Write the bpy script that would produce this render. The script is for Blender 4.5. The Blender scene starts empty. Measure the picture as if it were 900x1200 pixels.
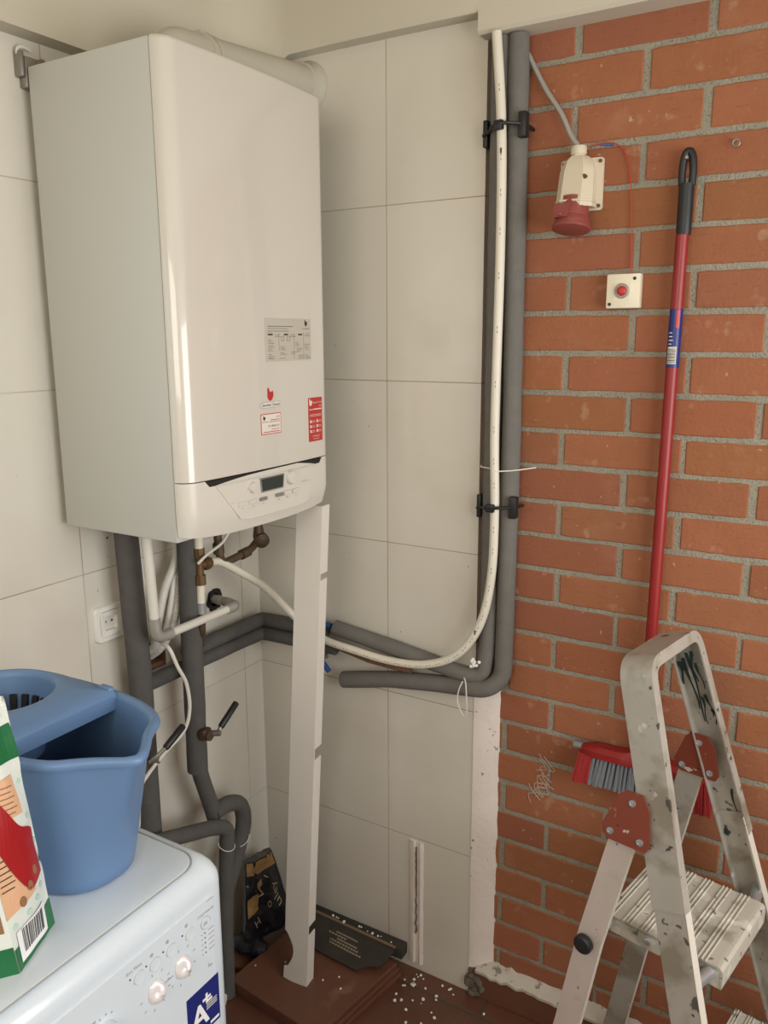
import bpy, bmesh, math, random
from mathutils import Vector, Matrix, noise
random.seed(7)
C = bpy.context.scene.collection
PI = math.pi

# ------------------------------------------------------------------ camera, world, lights, exposure
scn = bpy.context.scene
F_PX, PITCH, ROLL, YAW = 965.56, 0.209073, 0.0043022, 0.5441493
CAM = Vector((1.40716, -1.66747, 1.65))
fw = Vector((-math.sin(YAW) * math.cos(PITCH), math.cos(YAW) * math.cos(PITCH), -math.sin(PITCH)))
rt = Vector((math.cos(YAW), math.sin(YAW), 0)); dn = fw.cross(rt)
r2 = rt * math.cos(ROLL) + dn * math.sin(ROLL); d2 = dn * math.cos(ROLL) - rt * math.sin(ROLL)
cd = bpy.data.cameras.new('camera'); cam = bpy.data.objects.new('camera', cd); C.objects.link(cam)
cd.sensor_fit = 'HORIZONTAL'; cd.sensor_width = 36; cd.lens = F_PX / 900 * 36; cd.clip_start = .02
M4 = Matrix.Identity(4)
for i in range(3):
    M4[i][0] = r2[i]; M4[i][1] = -d2[i]; M4[i][2] = -fw[i]; M4[i][3] = CAM[i]
cam.matrix_world = M4
scn.camera = cam
w = bpy.data.worlds.new('world'); scn.world = w; w.use_nodes = True
w.node_tree.nodes['Background'].inputs[0].default_value = (.75, .88, 1, 1)
w.node_tree.nodes['Background'].inputs[1].default_value = 1.0
scn.view_settings.view_transform = 'Standard'; scn.view_settings.look = 'None'
scn.view_settings.gamma = 1; scn.view_settings.use_curve_mapping = False
scn.view_settings.exposure = 0.14
scn.cycles.use_denoising = True
scn.cycles.max_bounces = 8; scn.cycles.diffuse_bounces = 5
def area(name, loc, target, sx, sy, power, col):
    l = bpy.data.lights.new(name, 'AREA'); l.shape = 'RECTANGLE'; l.size = sx; l.size_y = sy; l.energy = power; l.color = col
    o = bpy.data.objects.new(name, l); C.objects.link(o); o.location = loc
    o.rotation_euler = (Vector(target) - Vector(loc)).to_track_quat('-Z', 'Y').to_euler()
    return o
# daylight through the glazed door on the right wall, the window behind the camera and the one over the washing machine
area('right_window_daylight', (2.46, -.98, 1.50), (0, -.85, 1.2), 1.45, 1.15, 29, (.98, .975, .94))
area('window_daylight', (1.2, -2.80, 1.98), (1.0, 0, 1.3), 1.5, .85, 17, (1, .90, .74))
area('side_window_daylight', (-.17, -1.75, 1.6), (1.6, -1.2, .9), 1.1, .9, 1.2, (.90, .96, 1))

# ------------------------------------------------------------------ materials
def mat(name, col, rough=.5, metal=0, var=None, bump=None, coat=0, spots=(), spec=.5, coord='Object', attr=False, trans=0):
    m = bpy.data.materials.new(name); m.use_nodes = True
    nt = m.node_tree; N = nt.nodes; L = nt.links
    b = N['Principled BSDF']; b.inputs['Roughness'].default_value = rough; b.inputs['Metallic'].default_value = metal
    b.inputs['Specular IOR Level'].default_value = spec
    b.inputs['Coat Weight'].default_value = coat; b.inputs['Coat Roughness'].default_value = .06
    b.inputs['Transmission Weight'].default_value = trans
    if coord == 'Position':
        vec = N.new('ShaderNodeNewGeometry').outputs['Position']
    else:
        vec = N.new('ShaderNodeTexCoord').outputs['Object']
    rgb = N.new('ShaderNodeRGB'); rgb.outputs[0].default_value = (*col, 1); cur = rgb.outputs[0]
    if attr:
        a = N.new('ShaderNodeVertexColor'); a.layer_name = 'Col'
        mx = N.new('ShaderNodeMix'); mx.data_type = 'RGBA'; mx.blend_type = 'MULTIPLY'; mx.inputs[0].default_value = 1
        L.new(cur, mx.inputs[6]); L.new(a.outputs[0], mx.inputs[7]); cur = mx.outputs[2]
    def noise_f(scale, detail=4, lo=.4, hi=.6, stretch=None):
        n = N.new('ShaderNodeTexNoise'); n.inputs['Scale'].default_value = scale; n.inputs['Detail'].default_value = detail
        v = vec
        if stretch:
            mp = N.new('ShaderNodeMapping'); mp.inputs['Scale'].default_value = stretch; L.new(vec, mp.inputs[0]); v = mp.outputs[0]
        L.new(v, n.inputs['Vector'])
        r = N.new('ShaderNodeMapRange'); r.inputs[1].default_value = lo; r.inputs[2].default_value = hi
        L.new(n.outputs[0], r.inputs[0]); return r.outputs[0]
    def over(fac, c2, amt):
        nonlocal cur
        mx = N.new('ShaderNodeMix'); mx.data_type = 'RGBA'
        ml = N.new('ShaderNodeMath'); ml.operation = 'MULTIPLY'; ml.inputs[1].default_value = amt
        L.new(fac, ml.inputs[0]); L.new(ml.outputs[0], mx.inputs[0]); L.new(cur, mx.inputs[6])
        mx.inputs[7].default_value = (*c2, 1); cur = mx.outputs[2]
    if var:
        over(noise_f(var[0], 5, .3, .7), var[2], var[1])
    for s in spots:      # (scale, low, high, colour, amount[, stretch])
        over(noise_f(s[0], 6, s[1], s[2], s[5] if len(s) > 5 else None), s[3], s[4])
    L.new(cur, b.inputs['Base Color'])
    if bump:
        n = N.new('ShaderNodeTexNoise'); n.inputs['Scale'].default_value = bump[0]; n.inputs['Detail'].default_value = 6
        L.new(vec, n.inputs['Vector'])
        bp = N.new('ShaderNodeBump'); bp.inputs['Strength'].default_value = bump[1]; bp.inputs['Distance'].default_value = bump[2]
        L.new(n.outputs[0], bp.inputs['Height']); L.new(bp.outputs[0], b.inputs['Normal'])
    m['hooks'] = 1
    return m

def tile_mat(name, axis, off_u, off_v, tw, th, col, grout, rough=.18, gw=.0014, stain=(.40, .31, .21), col_b=None):
    m = mat(name, col, rough, coord='Position', coat=.3)
    nt = m.node_tree; N = nt.nodes; L = nt.links; b = N['Principled BSDF']
    g = N.new('ShaderNodeNewGeometry'); sp = N.new('ShaderNodeSeparateXYZ'); L.new(g.outputs['Position'], sp.inputs[0])
    cb = N.new('ShaderNodeCombineXYZ')
    L.new(sp.outputs[axis[0]], cb.inputs[0]); L.new(sp.outputs[axis[1]], cb.inputs[1])
    ad = N.new('ShaderNodeVectorMath'); ad.operation = 'ADD'; ad.inputs[1].default_value = (off_u, off_v, 0)
    L.new(cb.outputs[0], ad.inputs[0])
    br = N.new('ShaderNodeTexBrick'); br.offset = 0; br.squash = 1
    br.inputs['Scale'].default_value = 1; br.inputs['Mortar Size'].default_value = gw; br.inputs['Mortar Smooth'].default_value = .3
    br.inputs['Brick Width'].default_value = tw; br.inputs['Row Height'].default_value = th; br.inputs['Bias'].default_value = 0
    br.inputs['Color1'].default_value = (*col, 1)
    c2 = col_b or tuple(c * .97 for c in col)
    br.inputs['Color2'].default_value = (*c2, 1)
    # grout darkens and browns in patches
    n = N.new('ShaderNodeTexNoise'); n.inputs['Scale'].default_value = 3.5; n.inputs['Detail'].default_value = 4
    L.new(g.outputs['Position'], n.inputs['Vector'])
    r = N.new('ShaderNodeMapRange'); r.inputs[1].default_value = .42; r.inputs[2].default_value = .62; L.new(n.outputs[0], r.inputs[0])
    mx = N.new('ShaderNodeMix'); mx.data_type = 'RGBA'; mx.inputs[6].default_value = (*grout, 1); mx.inputs[7].default_value = (*stain, 1)
    L.new(r.outputs[0], mx.inputs[0]); L.new(mx.outputs[2], br.inputs['Mortar'])
    L.new(ad.outputs[0], br.inputs['Vector'])
    # small dark specks and faint grime
    v = N.new('ShaderNodeTexNoise'); v.inputs['Scale'].default_value = 55; v.inputs['Detail'].default_value = 2
    L.new(g.outputs['Position'], v.inputs['Vector'])
    vr = N.new('ShaderNodeMapRange'); vr.inputs[1].default_value = .765; vr.inputs[2].default_value = .79; L.new(v.outputs[0], vr.inputs[0])
    m2 = N.new('ShaderNodeMix'); m2.data_type = 'RGBA'; m2.inputs[7].default_value = (.08, .06, .04, 1)
    L.new(vr.outputs[0], m2.inputs[0]); L.new(br.outputs['Color'], m2.inputs[6])
    n3 = N.new('ShaderNodeTexNoise'); n3.inputs['Scale'].default_value = 4; n3.inputs['Detail'].default_value = 6
    L.new(g.outputs['Position'], n3.inputs['Vector'])
    r3 = N.new('ShaderNodeMapRange'); r3.inputs[1].default_value = .5; r3.inputs[2].default_value = .75; r3.inputs[4].default_value = .16
    L.new(n3.outputs[0], r3.inputs[0])
    m3 = N.new('ShaderNodeMix'); m3.data_type = 'RGBA'; m3.inputs[7].default_value = (.33, .26, .17, 1)
    L.new(r3.outputs[0], m3.inputs[0]); L.new(m2.outputs[2], m3.inputs[6])
    L.new(m3.outputs[2], b.inputs['Base Color'])
    bp = N.new('ShaderNodeBump'); bp.inputs['Strength'].default_value = .5; bp.inputs['Distance'].default_value = .001; bp.invert = True
    L.new(br.outputs['Fac'], bp.inputs['Height']); L.new(bp.outputs[0], b.inputs['Normal'])
    return m

TW, TH = .495, .3876
M_tileB = tile_mat('wall_tile_back', (0, 2), TW - .408, 0, TW, TH, (.68, .635, .55), (.47, .43, .36))
M_tileA = tile_mat('wall_tile_left', (1, 2), .0715 + TW * 8, 0, TW, TH, (.68, .64, .56), (.56, .52, .44))
M_floor = tile_mat('floor_terracotta', (0, 1), 3.30 - .7, 3.36, .33, .33, (.135, .050, .028), (.08, .055, .04), rough=.45, gw=.004, stain=(.06, .04, .03), col_b=(.11, .042, .025))
M_plaster = mat('plaster', (.70, .65, .55), .85, var=(3, .25, (.58, .53, .43)), bump=(30, .15, .004), coord='Position')
M_ceil = mat('ceiling_paint', (.58, .535, .43), .8, var=(2, .2, (.52, .47, .37)), bump=(14, .12, .004), coord='Position')
M_patch = mat('patch_plaster', (.78, .70, .64), .85, var=(12, .3, (.62, .54, .47)), bump=(60, .5, .004), spots=((38, .66, .7, (.12, .09, .07), .8),), coord='Position')
M_plainwall = mat('plain_wall', (.52, .40, .28), .9, coord='Position')
M_brick = mat('brick', (.335, .122, .055), .88, attr=True, bump=(140, .45, .003), coord='Position',
              var=(28, .35, (.265, .090, .040)), spots=((1, .60, .70, (.20, .062, .028), .4, (35, 35, 240)), (26, .64, .74, (.48, .30, .20), .4), (300, .70, .74, (.20, .07, .04), .6), (9, .60, .80, (.46, .25, .16), .3), (70, .70, .76, (.55, .46, .38), .5)))
M_mortar = mat('mortar', (.335, .305, .235), .95, bump=(260, .9, .004), var=(18, .5, (.23, .205, .15)), coord='Position', spots=((300, .58, .66, (.13, .115, .085), .75),))
M_grime = mat('dirty_rubble', (.16, .13, .10), .95, var=(50, .6, (.07, .055, .045)), coord='Position')
M_chalk = mat('chalk', (.48, .36, .28), .9)
M_ledge = mat('dirty_plaster', (.62, .56, .48), .9, var=(16, .6, (.40, .35, .29)), bump=(70, .6, .004), coord='Position', spots=((45, .60, .66, (.16, .13, .10), .8),))
M_terra = mat('terracotta_tile', (.155, .062, .036), .4, var=(9, .5, (.10, .040, .024)), bump=(60, .15, .002), spots=((14, .62, .72, (.30, .17, .11), .4),))
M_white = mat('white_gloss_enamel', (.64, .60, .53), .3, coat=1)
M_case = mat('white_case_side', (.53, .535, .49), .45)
M_panelw = mat('white_panel_plastic', (.66, .62, .55), .3)
M_pvc = mat('white_board', (.76, .71, .64), .4, var=(20, .12, (.66, .6, .52)))
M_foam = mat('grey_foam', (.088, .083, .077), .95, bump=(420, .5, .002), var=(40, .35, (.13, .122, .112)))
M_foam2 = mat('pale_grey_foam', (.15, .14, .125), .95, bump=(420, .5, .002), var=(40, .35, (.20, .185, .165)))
M_wpipe = mat('white_pipe', (.74, .69, .58), .4, var=(30, .2, (.62, .56, .45)))
M_wpipe2 = mat('white_conduit', (.68, .65, .58), .45)
M_greyfit = mat('grey_fitting', (.42, .40, .36), .4, metal=.4, var=(60, .3, (.3, .28, .25)))
M_brass = mat('old_brass', (.20, .115, .05), .45, metal=.6, var=(60, .5, (.10, .06, .03)))
M_bronze = mat('dark_bronze', (.10, .065, .04), .5, metal=.5, var=(60, .5, (.18, .12, .08)))
M_rust = mat('rusty_pipe', (.17, .075, .035), .8, var=(50, .6, (.09, .05, .03)), bump=(150, .4, .002))
M_black = mat('black_plastic', (.012, .012, .013), .45)
M_dark = mat('dark_recess', (.01, .009, .008), .7)
M_steel = mat('dull_steel', (.32, .29, .25), .45, metal=.7, var=(60, .4, (.2, .17, .14)))
M_bluep = mat('blue_handle', (.02, .09, .28), .4)
M_cream = mat('cream_plastic', (.66, .58, .44), .45, var=(40, .15, (.55, .47, .34)))
M_ivory = mat('ivory_plastic', (.80, .72, .55), .4)
M_whiteplug = mat('white_plug', (.80, .77, .70), .35)
M_red = mat('red_plastic', (.27, .055, .045), .45, var=(60, .4, (.24, .075, .06)), spots=((45, .6, .72, (.36, .17, .14), .5),))
M_redstick = mat('red_lacquer', (.27, .013, .012), .42, coat=.1)
M_redplate = mat('red_bracket', (.20, .040, .018), .5, spots=((60, .66, .69, (.6, .55, .48), .8), (40, .7, .72, (.04, .02, .02), .9)))
M_redbris = mat('red_bristle', (.32, .018, .018), .6)
M_greybris = mat('grey_bristle', (.17, .18, .20), .7)
M_bucket = mat('blue_bucket_plastic', (.128, .225, .40), .42, var=(8, .15, (.11, .20, .37)), bump=(240, .08, .001))
M_wash = mat('washer_enamel', (.66, .73, .79), .25, coat=.4)
M_washp = mat('washer_plastic', (.66, .725, .78), .3)
M_chrome = mat('pearl_knob', (.80, .76, .76), .22, metal=.15)
M_greyline = mat('grey_print', (.38, .38, .39), .6)
M_mid = mat('light_grey_line', (.52, .51, .48), .6)
M_navy = mat('navy_print', (.012, .022, .16), .35)
M_wprint = mat('white_print', (.85, .85, .85), .5)
M_lcd = mat('lcd_screen', (.045, .052, .045), .15, coat=.5)
M_btn = mat('grey_button', (.22, .21, .19), .5)
M_stick = mat('silver_label', (.52, .48, .40), .5)
M_smallprint = mat('small_dark_print', (.17, .16, .14), .6)
M_redlab = mat('red_label', (.50, .03, .025), .4)
M_cardlab = mat('white_label', (.76, .70, .62), .5)
M_kblack = mat('black_print', (.03, .028, .026), .6)
M_ladder = mat('worn_aluminium', (.45, .42, .365), .42, metal=.25, var=(16, .5, (.35, .315, .265)), bump=(90, .1, .001),
               spots=((11, .52, .64, (.235, .195, .14), .8), (26, .60, .68, (.33, .30, .24), .5), (38, .655, .68, (.055, .05, .04), .85), (30, .66, .70, (.74, .72, .68), .6), (19, .68, .695, (.02, .04, .03), .9), (60, .69, .71, (.03, .03, .028), .9)))
M_pinkbounce = mat('pink_bounce_aluminium', (.58, .48, .43), .5, metal=.2, var=(14, .6, (.48, .43, .37)),  # pink is light bounced off the bricks, put into the metal's colour
               spots=((13, .58, .68, (.40, .34, .28), .6), (40, .66, .69, (.05, .045, .04), .85), (70, .69, .71, (.03, .03, .028), .9)))
M_edge = mat('lit_aluminium_edge', (.80, .76, .66), .4, metal=.2, var=(30, .3, (.66, .6, .5)), spots=((70, .7, .73, (.08, .07, .06), .8),))  # paler than the rails: light on the ladder's flanges put into the colour
M_tread = mat('paint_splashed_tread', (.52, .49, .415), .5, metal=.1, bump=(120, .2, .002),
               spots=((28, .58, .66, (.76, .73, .64), .6), (16, .56, .66, (.27, .25, .195), .75), (55, .63, .67, (.06, .075, .055), .8)))
M_drip = mat('dark_green_paint', (.01, .022, .018), .35)
M_zinc = mat('zinc_bolt', (.50, .52, .54), .3, metal=.7)
M_film = mat('black_film', (.010, .010, .014), .22, bump=(30, .5, .01))
M_ochre = mat('ochre_print', (.30, .17, .06), .6)
M_ochre2 = mat('dull_gold_print', (.36, .29, .18), .5)
M_board2 = mat('dark_cardboard', (.034, .028, .022), .8, var=(20, .5, (.06, .048, .035)))
M_card = mat('brown_cardboard', (.20, .14, .085), .9)
M_bagw = mat('pale_bag_film', (.72, .76, .70), .35, bump=(25, .3, .01))
M_bagg = mat('green_print', (.012, .14, .045), .35)
M_bagm = mat('mint_print', (.52, .68, .58), .4)
M_bagp = mat('peach_print', (.72, .42, .25), .4)
M_bagr = mat('red_print', (.36, .012, .015), .3)
M_bagb = mat('brown_print', (.28, .15, .07), .5)
M_crumb = mat('white_crumb', (.82, .80, .75), .8)
M_wire = mat('white_cord', (.72, .69, .62), .5)
M_redwire = mat('red_wire', (.5, .03, .02), .5)
M_bluewire = mat('blue_smear', (.06, .10, .30), .6)
M_galv = mat('galvanised_flue', (.47, .435, .355), .6, var=(10, .4, (.54, .50, .41)))

# ------------------------------------------------------------------ mesh helpers
def BM(): return bmesh.new()
def setm(bm, faces, mi):
    for f in faces: f.material_index = mi
def add_box(bm, x0, x1, y0, y1, z0, z1, bev=0, seg=2, mi=0, mtx=None):
    r = bmesh.ops.create_cube(bm, size=1)
    vs = r['verts']
    for v in vs:
        v.co = Vector(((x0 + x1) / 2 + v.co.x * (x1 - x0), (y0 + y1) / 2 + v.co.y * (y1 - y0), (z0 + z1) / 2 + v.co.z * (z1 - z0)))
    fs = list({f for v in vs for f in v.link_faces}); setm(bm, fs, mi)
    if bev > 0:
        es = list({e for v in vs for e in v.link_edges})
        r2_ = bmesh.ops.bevel(bm, geom=es, offset=bev, segments=seg, profile=.5, affect='EDGES')
        setm(bm, r2_['faces'], mi)
        vs = list({v for f in r2_['faces'] for v in f.verts} | {v for v in vs if v.is_valid})
    if mtx is not None:
        for v in vs: v.co = mtx @ v.co
    return vs
def smooth_path(pts, n=8):
    P = [Vector(p) for p in pts]; out = []
    for i in range(len(P) - 1):
        p0 = P[max(i - 1, 0)]; p1 = P[i]; p2 = P[i + 1]; p3 = P[min(i + 2, len(P) - 1)]
        for k in range(n):
            t = k / n
            out.append(.5 * ((2 * p1) + (p2 - p0) * t + (2 * p0 - 5 * p1 + 4 * p2 - p3) * t * t + (3 * p1 - p0 - 3 * p2 + p3) * t ** 3))
    out.append(P[-1]); return out
def round_path(pts, rad, n=6):
    P = [Vector(p) for p in pts]; out = [P[0]]
    for i in range(1, len(P) - 1):
        a = P[i - 1] - P[i]; b = P[i + 1] - P[i]
        r = min(rad, a.length * .49, b.length * .49)
        s = P[i] + a.normalized() * r; e = P[i] + b.normalized() * r
        for k in range(n + 1):
            t = k / n; out.append(s * (1 - t) ** 2 + P[i] * 2 * t * (1 - t) + e * t * t)
    out.append(P[-1]); return out
def add_tube(bm, path, r, seg=12, mi=0, rf=None, cap=True, hollow=0):
    P = [Vector(p) for p in path]; Q = [P[0]]
    for p in P[1:]:
        if (p - Q[-1]).length > 1e-5: Q.append(p)
    P = Q
    T = [(P[min(i + 1, len(P) - 1)] - P[max(i - 1, 0)]).normalized() for i in range(len(P))]
    n = T[0].orthogonal().normalized(); rings = []; s = 0
    for i, p in enumerate(P):
        if i:
            s += (p - P[i - 1]).length
            q = T[i - 1].rotation_difference(T[i]); n = q @ n; n = (n - T[i] * n.dot(T[i])).normalized()
        b = T[i].cross(n); rr = rf(i / (len(P) - 1), s) if rf else r
        rings.append([bm.verts.new(p + (n * math.cos(2 * PI * k / seg) + b * math.sin(2 * PI * k / seg)) * rr) for k in range(seg)])
    fs = []
    for a, b in zip(rings, rings[1:]):
        for k in range(seg): fs.append(bm.faces.new((a[k], a[(k + 1) % seg], b[(k + 1) % seg], b[k])))
    if cap:
        fs.append(bm.faces.new(rings[0][::-1])); fs.append(bm.faces.new(rings[-1]))
    setm(bm, fs, mi); return rings
def add_cyl(bm, p0, p1, r, seg=16, mi=0, r1=None):
    p0 = Vector(p0); p1 = Vector(p1); r1 = r if r1 is None else r1
    return add_tube(bm, [p0, p1], r, seg, mi, rf=lambda t, s: r + (r1 - r) * t)
def add_lathe(bm, org, axis, prof, seg=24, mi=0):
    """profile of (radius, height along axis), closed at both ends"""
    org = Vector(org); ax = Vector(axis).normalized(); n = ax.orthogonal().normalized(); b = ax.cross(n); rings = []
    for r, h in prof:
        rings.append([bm.verts.new(org + ax * h + (n * math.cos(2 * PI * k / seg) + b * math.sin(2 * PI * k / seg)) * max(r, 1e-5)) for k in range(seg)])
    fs = []
    for a, c in zip(rings, rings[1:]):
        for k in range(seg): fs.append(bm.faces.new((a[k], a[(k + 1) % seg], c[(k + 1) % seg], c[k])))
    fs.append(bm.faces.new(rings[0][::-1])); fs.append(bm.faces.new(rings[-1])); setm(bm, fs, mi)
def add_loft(bm, rings, mi=0, cap=True, closed=True):
    R = [[bm.verts.new(Vector(p)) for p in r] for r in rings]; fs = []; n = len(R[0])
    for a, c in zip(R, R[1:]):
        for k in range(n if closed else n - 1): fs.append(bm.faces.new((a[k], a[(k + 1) % n], c[(k + 1) % n], c[k])))
    if cap: fs.append(bm.faces.new(R[0][::-1])); fs.append(bm.faces.new(R[-1]))
    setm(bm, fs, mi); return R
def add_prism(bm, pts, off, mi=0):
    off = Vector(off); return add_loft(bm, [pts, [Vector(p) + off for p in pts]], mi)
def add_slab(bm, fn, poly, mi=0, t0=0, t1=.0008):
    """flat shape given in the (u, v) of a surface, laid on that surface with a real thickness"""
    return add_loft(bm, [[fn(u, v, t0) for u, v in poly], [fn(u, v, t1) for u, v in poly]], mi)
def rect(u0, v0, u1, v1): return [(u0, v0), (u1, v0), (u1, v1), (u0, v1)]
def rrect(u0, v0, u1, v1, r, n=5):
    out = []
    for cx, cy, a in ((u1 - r, v1 - r, 0), (u0 + r, v1 - r, 90), (u0 + r, v0 + r, 180), (u1 - r, v0 + r, 270)):
        for k in range(n + 1):
            t = math.radians(a + 90 * k / n); out.append((cx + r * math.cos(t), cy + r * math.sin(t)))
    return out
def circ(u, v, r, n=16, rv=None): return [(u + r * math.cos(2 * PI * k / n), v + (rv or r) * math.sin(2 * PI * k / n)) for k in range(n)]
def add_text(bm, fn, s, u, v, h, mi=0, t0=0, t1=.0008, align='LEFT', width=None, rot=0, bold=0):
    cu = bpy.data.curves.new('lettering', 'FONT'); cu.body = s; cu.size = h * 1.38; cu.align_x = align; cu.resolution_u = 2; cu.offset = bold * h
    ob = bpy.data.objects.new('lettering', cu); C.objects.link(ob); bpy.context.view_layer.update()
    me = bpy.data.meshes.new_from_object(ob.evaluated_get(bpy.context.evaluated_depsgraph_get()))
    bpy.data.objects.remove(ob); bpy.data.curves.remove(cu)
    if len(me.vertices) == 0: return
    xs = [q.co.x for q in me.vertices]; sc = 1
    if width: sc = width / (max(xs) - min(xs))
    ca, sa = math.cos(rot), math.sin(rot); top = []
    for q in me.vertices:
        x, y = q.co.x * sc, q.co.y
        top.append(bm.verts.new(fn(u + x * ca - y * sa, v + x * sa + y * ca, t1)))
    for p in me.polygons:
        try: bm.faces.new([top[i] for i in p.vertices]).material_index = mi
        except ValueError: pass
    bpy.data.meshes.remove(me)

def obj(name, bm, mats, parent=None, smooth=True, base=None, angle=40):
    bmesh.ops.recalc_face_normals(bm, faces=bm.faces)
    if base is not None and parent is None:
        bmesh.ops.translate(bm, verts=bm.verts, vec=-Vector(base))
    me = bpy.data.meshes.new(name); bm.to_mesh(me); bm.free()
    if not isinstance(mats, (list, tuple)): mats = [mats]
    for m in mats: me.materials.append(m)
    if smooth:
        me.polygons.foreach_set('use_smooth', [True] * len(me.polygons))
        me.set_sharp_from_angle(angle=math.radians(angle))
    o = bpy.data.objects.new(name, me); C.objects.link(o)
    if parent is not None:
        o.parent = parent; q = parent
        M = Matrix.Identity(4); chain = []
        while q is not None: chain.append(q); q = q.parent
        # every thing is an unrotated Empty or mesh: undo its world offset
        off = Vector((0, 0, 0))
        top = chain[-1]; off = Vector(top.location)
        if len(chain) == 1: o.matrix_parent_inverse = Matrix.Translation(-off)
    elif base is not None:
        o.location = base
    return o
def tag(o, label, cat, group=None, kind=None):
    if label: o['label'] = label
    if cat: o['category'] = cat
    if group: o['group'] = group
    if kind: o['kind'] = kind
    return o
def thing(name, label, cat, loc, group=None):
    o = bpy.data.objects.new(name, None); o.empty_display_size = .05; C.objects.link(o); o.location = loc
    return tag(o, label, cat, group)
def struct(name, bm, m, smooth=False):
    o = obj(name, bm, m, smooth=smooth); o['kind'] = 'structure'; return o

# ------------------------------------------------------------------ the room
XR, YF, ZC = 2.35, -2.7, 2.55
YB = .022                                   # front of the bricks; the tiling stands 22 mm in front of them
def wall_cells(bm, fn, us, vs, holes, thick):
    """wall front with real openings; fn(u, v, depth)"""
    def inhole(u, v): return any(h[0] < u < h[1] and h[2] < v < h[3] for h in holes)
    for u0, u1 in zip(us, us[1:]):
        for v0, v1 in zip(vs, vs[1:]):
            if inhole((u0 + u1) / 2, (v0 + v1) / 2): continue
            for d in (0, thick): bm.faces.new([bm.verts.new(fn(*q, d)) for q in ((u0, v0), (u1, v0), (u1, v1), (u0, v1))])
    for h in holes:
        for (a, b) in (((h[0], h[2]), (h[1], h[2])), ((h[1], h[2]), (h[1], h[3])), ((h[1], h[3]), (h[0], h[3])), ((h[0], h[3]), (h[0], h[2]))):
            bm.faces.new([bm.verts.new(fn(*q)) for q in ((*a, 0), (*b, 0), (*b, thick), (*a, thick))])
bm = BM(); add_box(bm, -.2, XR + .1, YF - .1, .25, -.12, 0); struct('floor', bm, M_floor)
bm = BM(); add_box(bm, -.2, XR + .1, YF - .1, .25, ZC, ZC + .1); struct('ceiling', bm, M_ceil)
# left wall: window over the washing machine, chased-out box for the cables, ragged pipe hole
WINA = (-2.3, -1.2, 1.15, 2.1); HOLE = (-.412, -.350, .885, .955); HOLE2 = (-.197, -.155, .975, 1.022)
bm = BM()
wall_cells(bm, lambda u, v, d: Vector((-d, u, v)), [YF, WINA[0], WINA[1], HOLE[0], HOLE[1], HOLE2[0], HOLE2[1], .022],
           [0, HOLE[2], HOLE[3], HOLE2[2], HOLE2[3], WINA[2], WINA[3], ZC], [WINA, HOLE, HOLE2], .15)
bmesh.ops.remove_doubles(bm, verts=bm.verts, dist=1e-5); struct('wall_left', bm, M_tileA)
# tiled part of the back wall
bm = BM(); add_box(bm, 0, .648, 0, .13, 0, 2.45); struct('wall_back', bm, M_tileB)
# brick part of the back wall: mortar bed with every brick proud of it
bm = BM(); add_box(bm, .645, XR + .1, YB + .0028, .2, 0, ZC)
cl = bm.loops.layers.color.new('Col')
rows = [2.255, 2.1775, 2.0958, 2.0145, 1.934, 1.853, 1.775, 1.696, 1.615, 1.534, 1.454, 1.376, 1.298, 1.221, 1.144, 1.068]
while rows[-1] > .06: rows.append(rows[-1] - .0772)
rows = [2.336] + rows
rb = random.Random(3)
for k in range(len(rows) - 1):
    zt, zb = rows[k] - .0055, rows[k + 1] + .0055
    odd = (k % 2 == 1)
    x = (.7165 if not odd else .8285) - .247 * 2
    while x < XR:
        x0 = max(x + .006 + rb.uniform(-.002, .002), .6485); x1 = min(x + .247 - .006 + rb.uniform(-.002, .002), XR)
        x += .247
        if x1 - x0 < .02: continue
        pr = YB + rb.uniform(-.0009, .0012)
        tl = rb.uniform(-.0012, .0012)
        n0 = len(bm.verts)
        # outline with slightly uneven edges
        nx, top, bot = 12, [], []
        for i in range(nx + 1):
            xx = x0 + (x1 - x0) * i / nx
            e = .0012 if i in (0, nx) else 0
            top.append((xx, zt - e + tl + noise.noise((xx * 45, zt * 45, 1)) * .0017)); bot.append((xx, zb + e + tl + noise.noise((xx * 45, zb * 45, 2)) * .0017))
        poly = bot + top[::-1]
        cx = (x0 + x1) / 2; cz = (zt + zb) / 2
        def sc(p, s): return (p[0] - math.copysign(s, p[0] - cx), p[1] - math.copysign(s, p[1] - cz))
        R = add_loft(bm, [[(p[0], YB + .012, p[1]) for p in poly], [(p[0], pr + .0015, p[1]) for p in poly], [(sc(p, .0022)[0], pr, sc(p, .0022)[1]) for p in poly]], mi=1)
        g = rb.uniform(.92, 1.07); col = (g, g * rb.uniform(.96, 1.04), g * rb.uniform(.95, 1.05), 1)
        for v in {v for r in R for v in r}:
            for lp in v.link_loops: lp[cl] = col
o = struct('wall_back_brick', bm, [M_mortar, M_brick])
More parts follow.
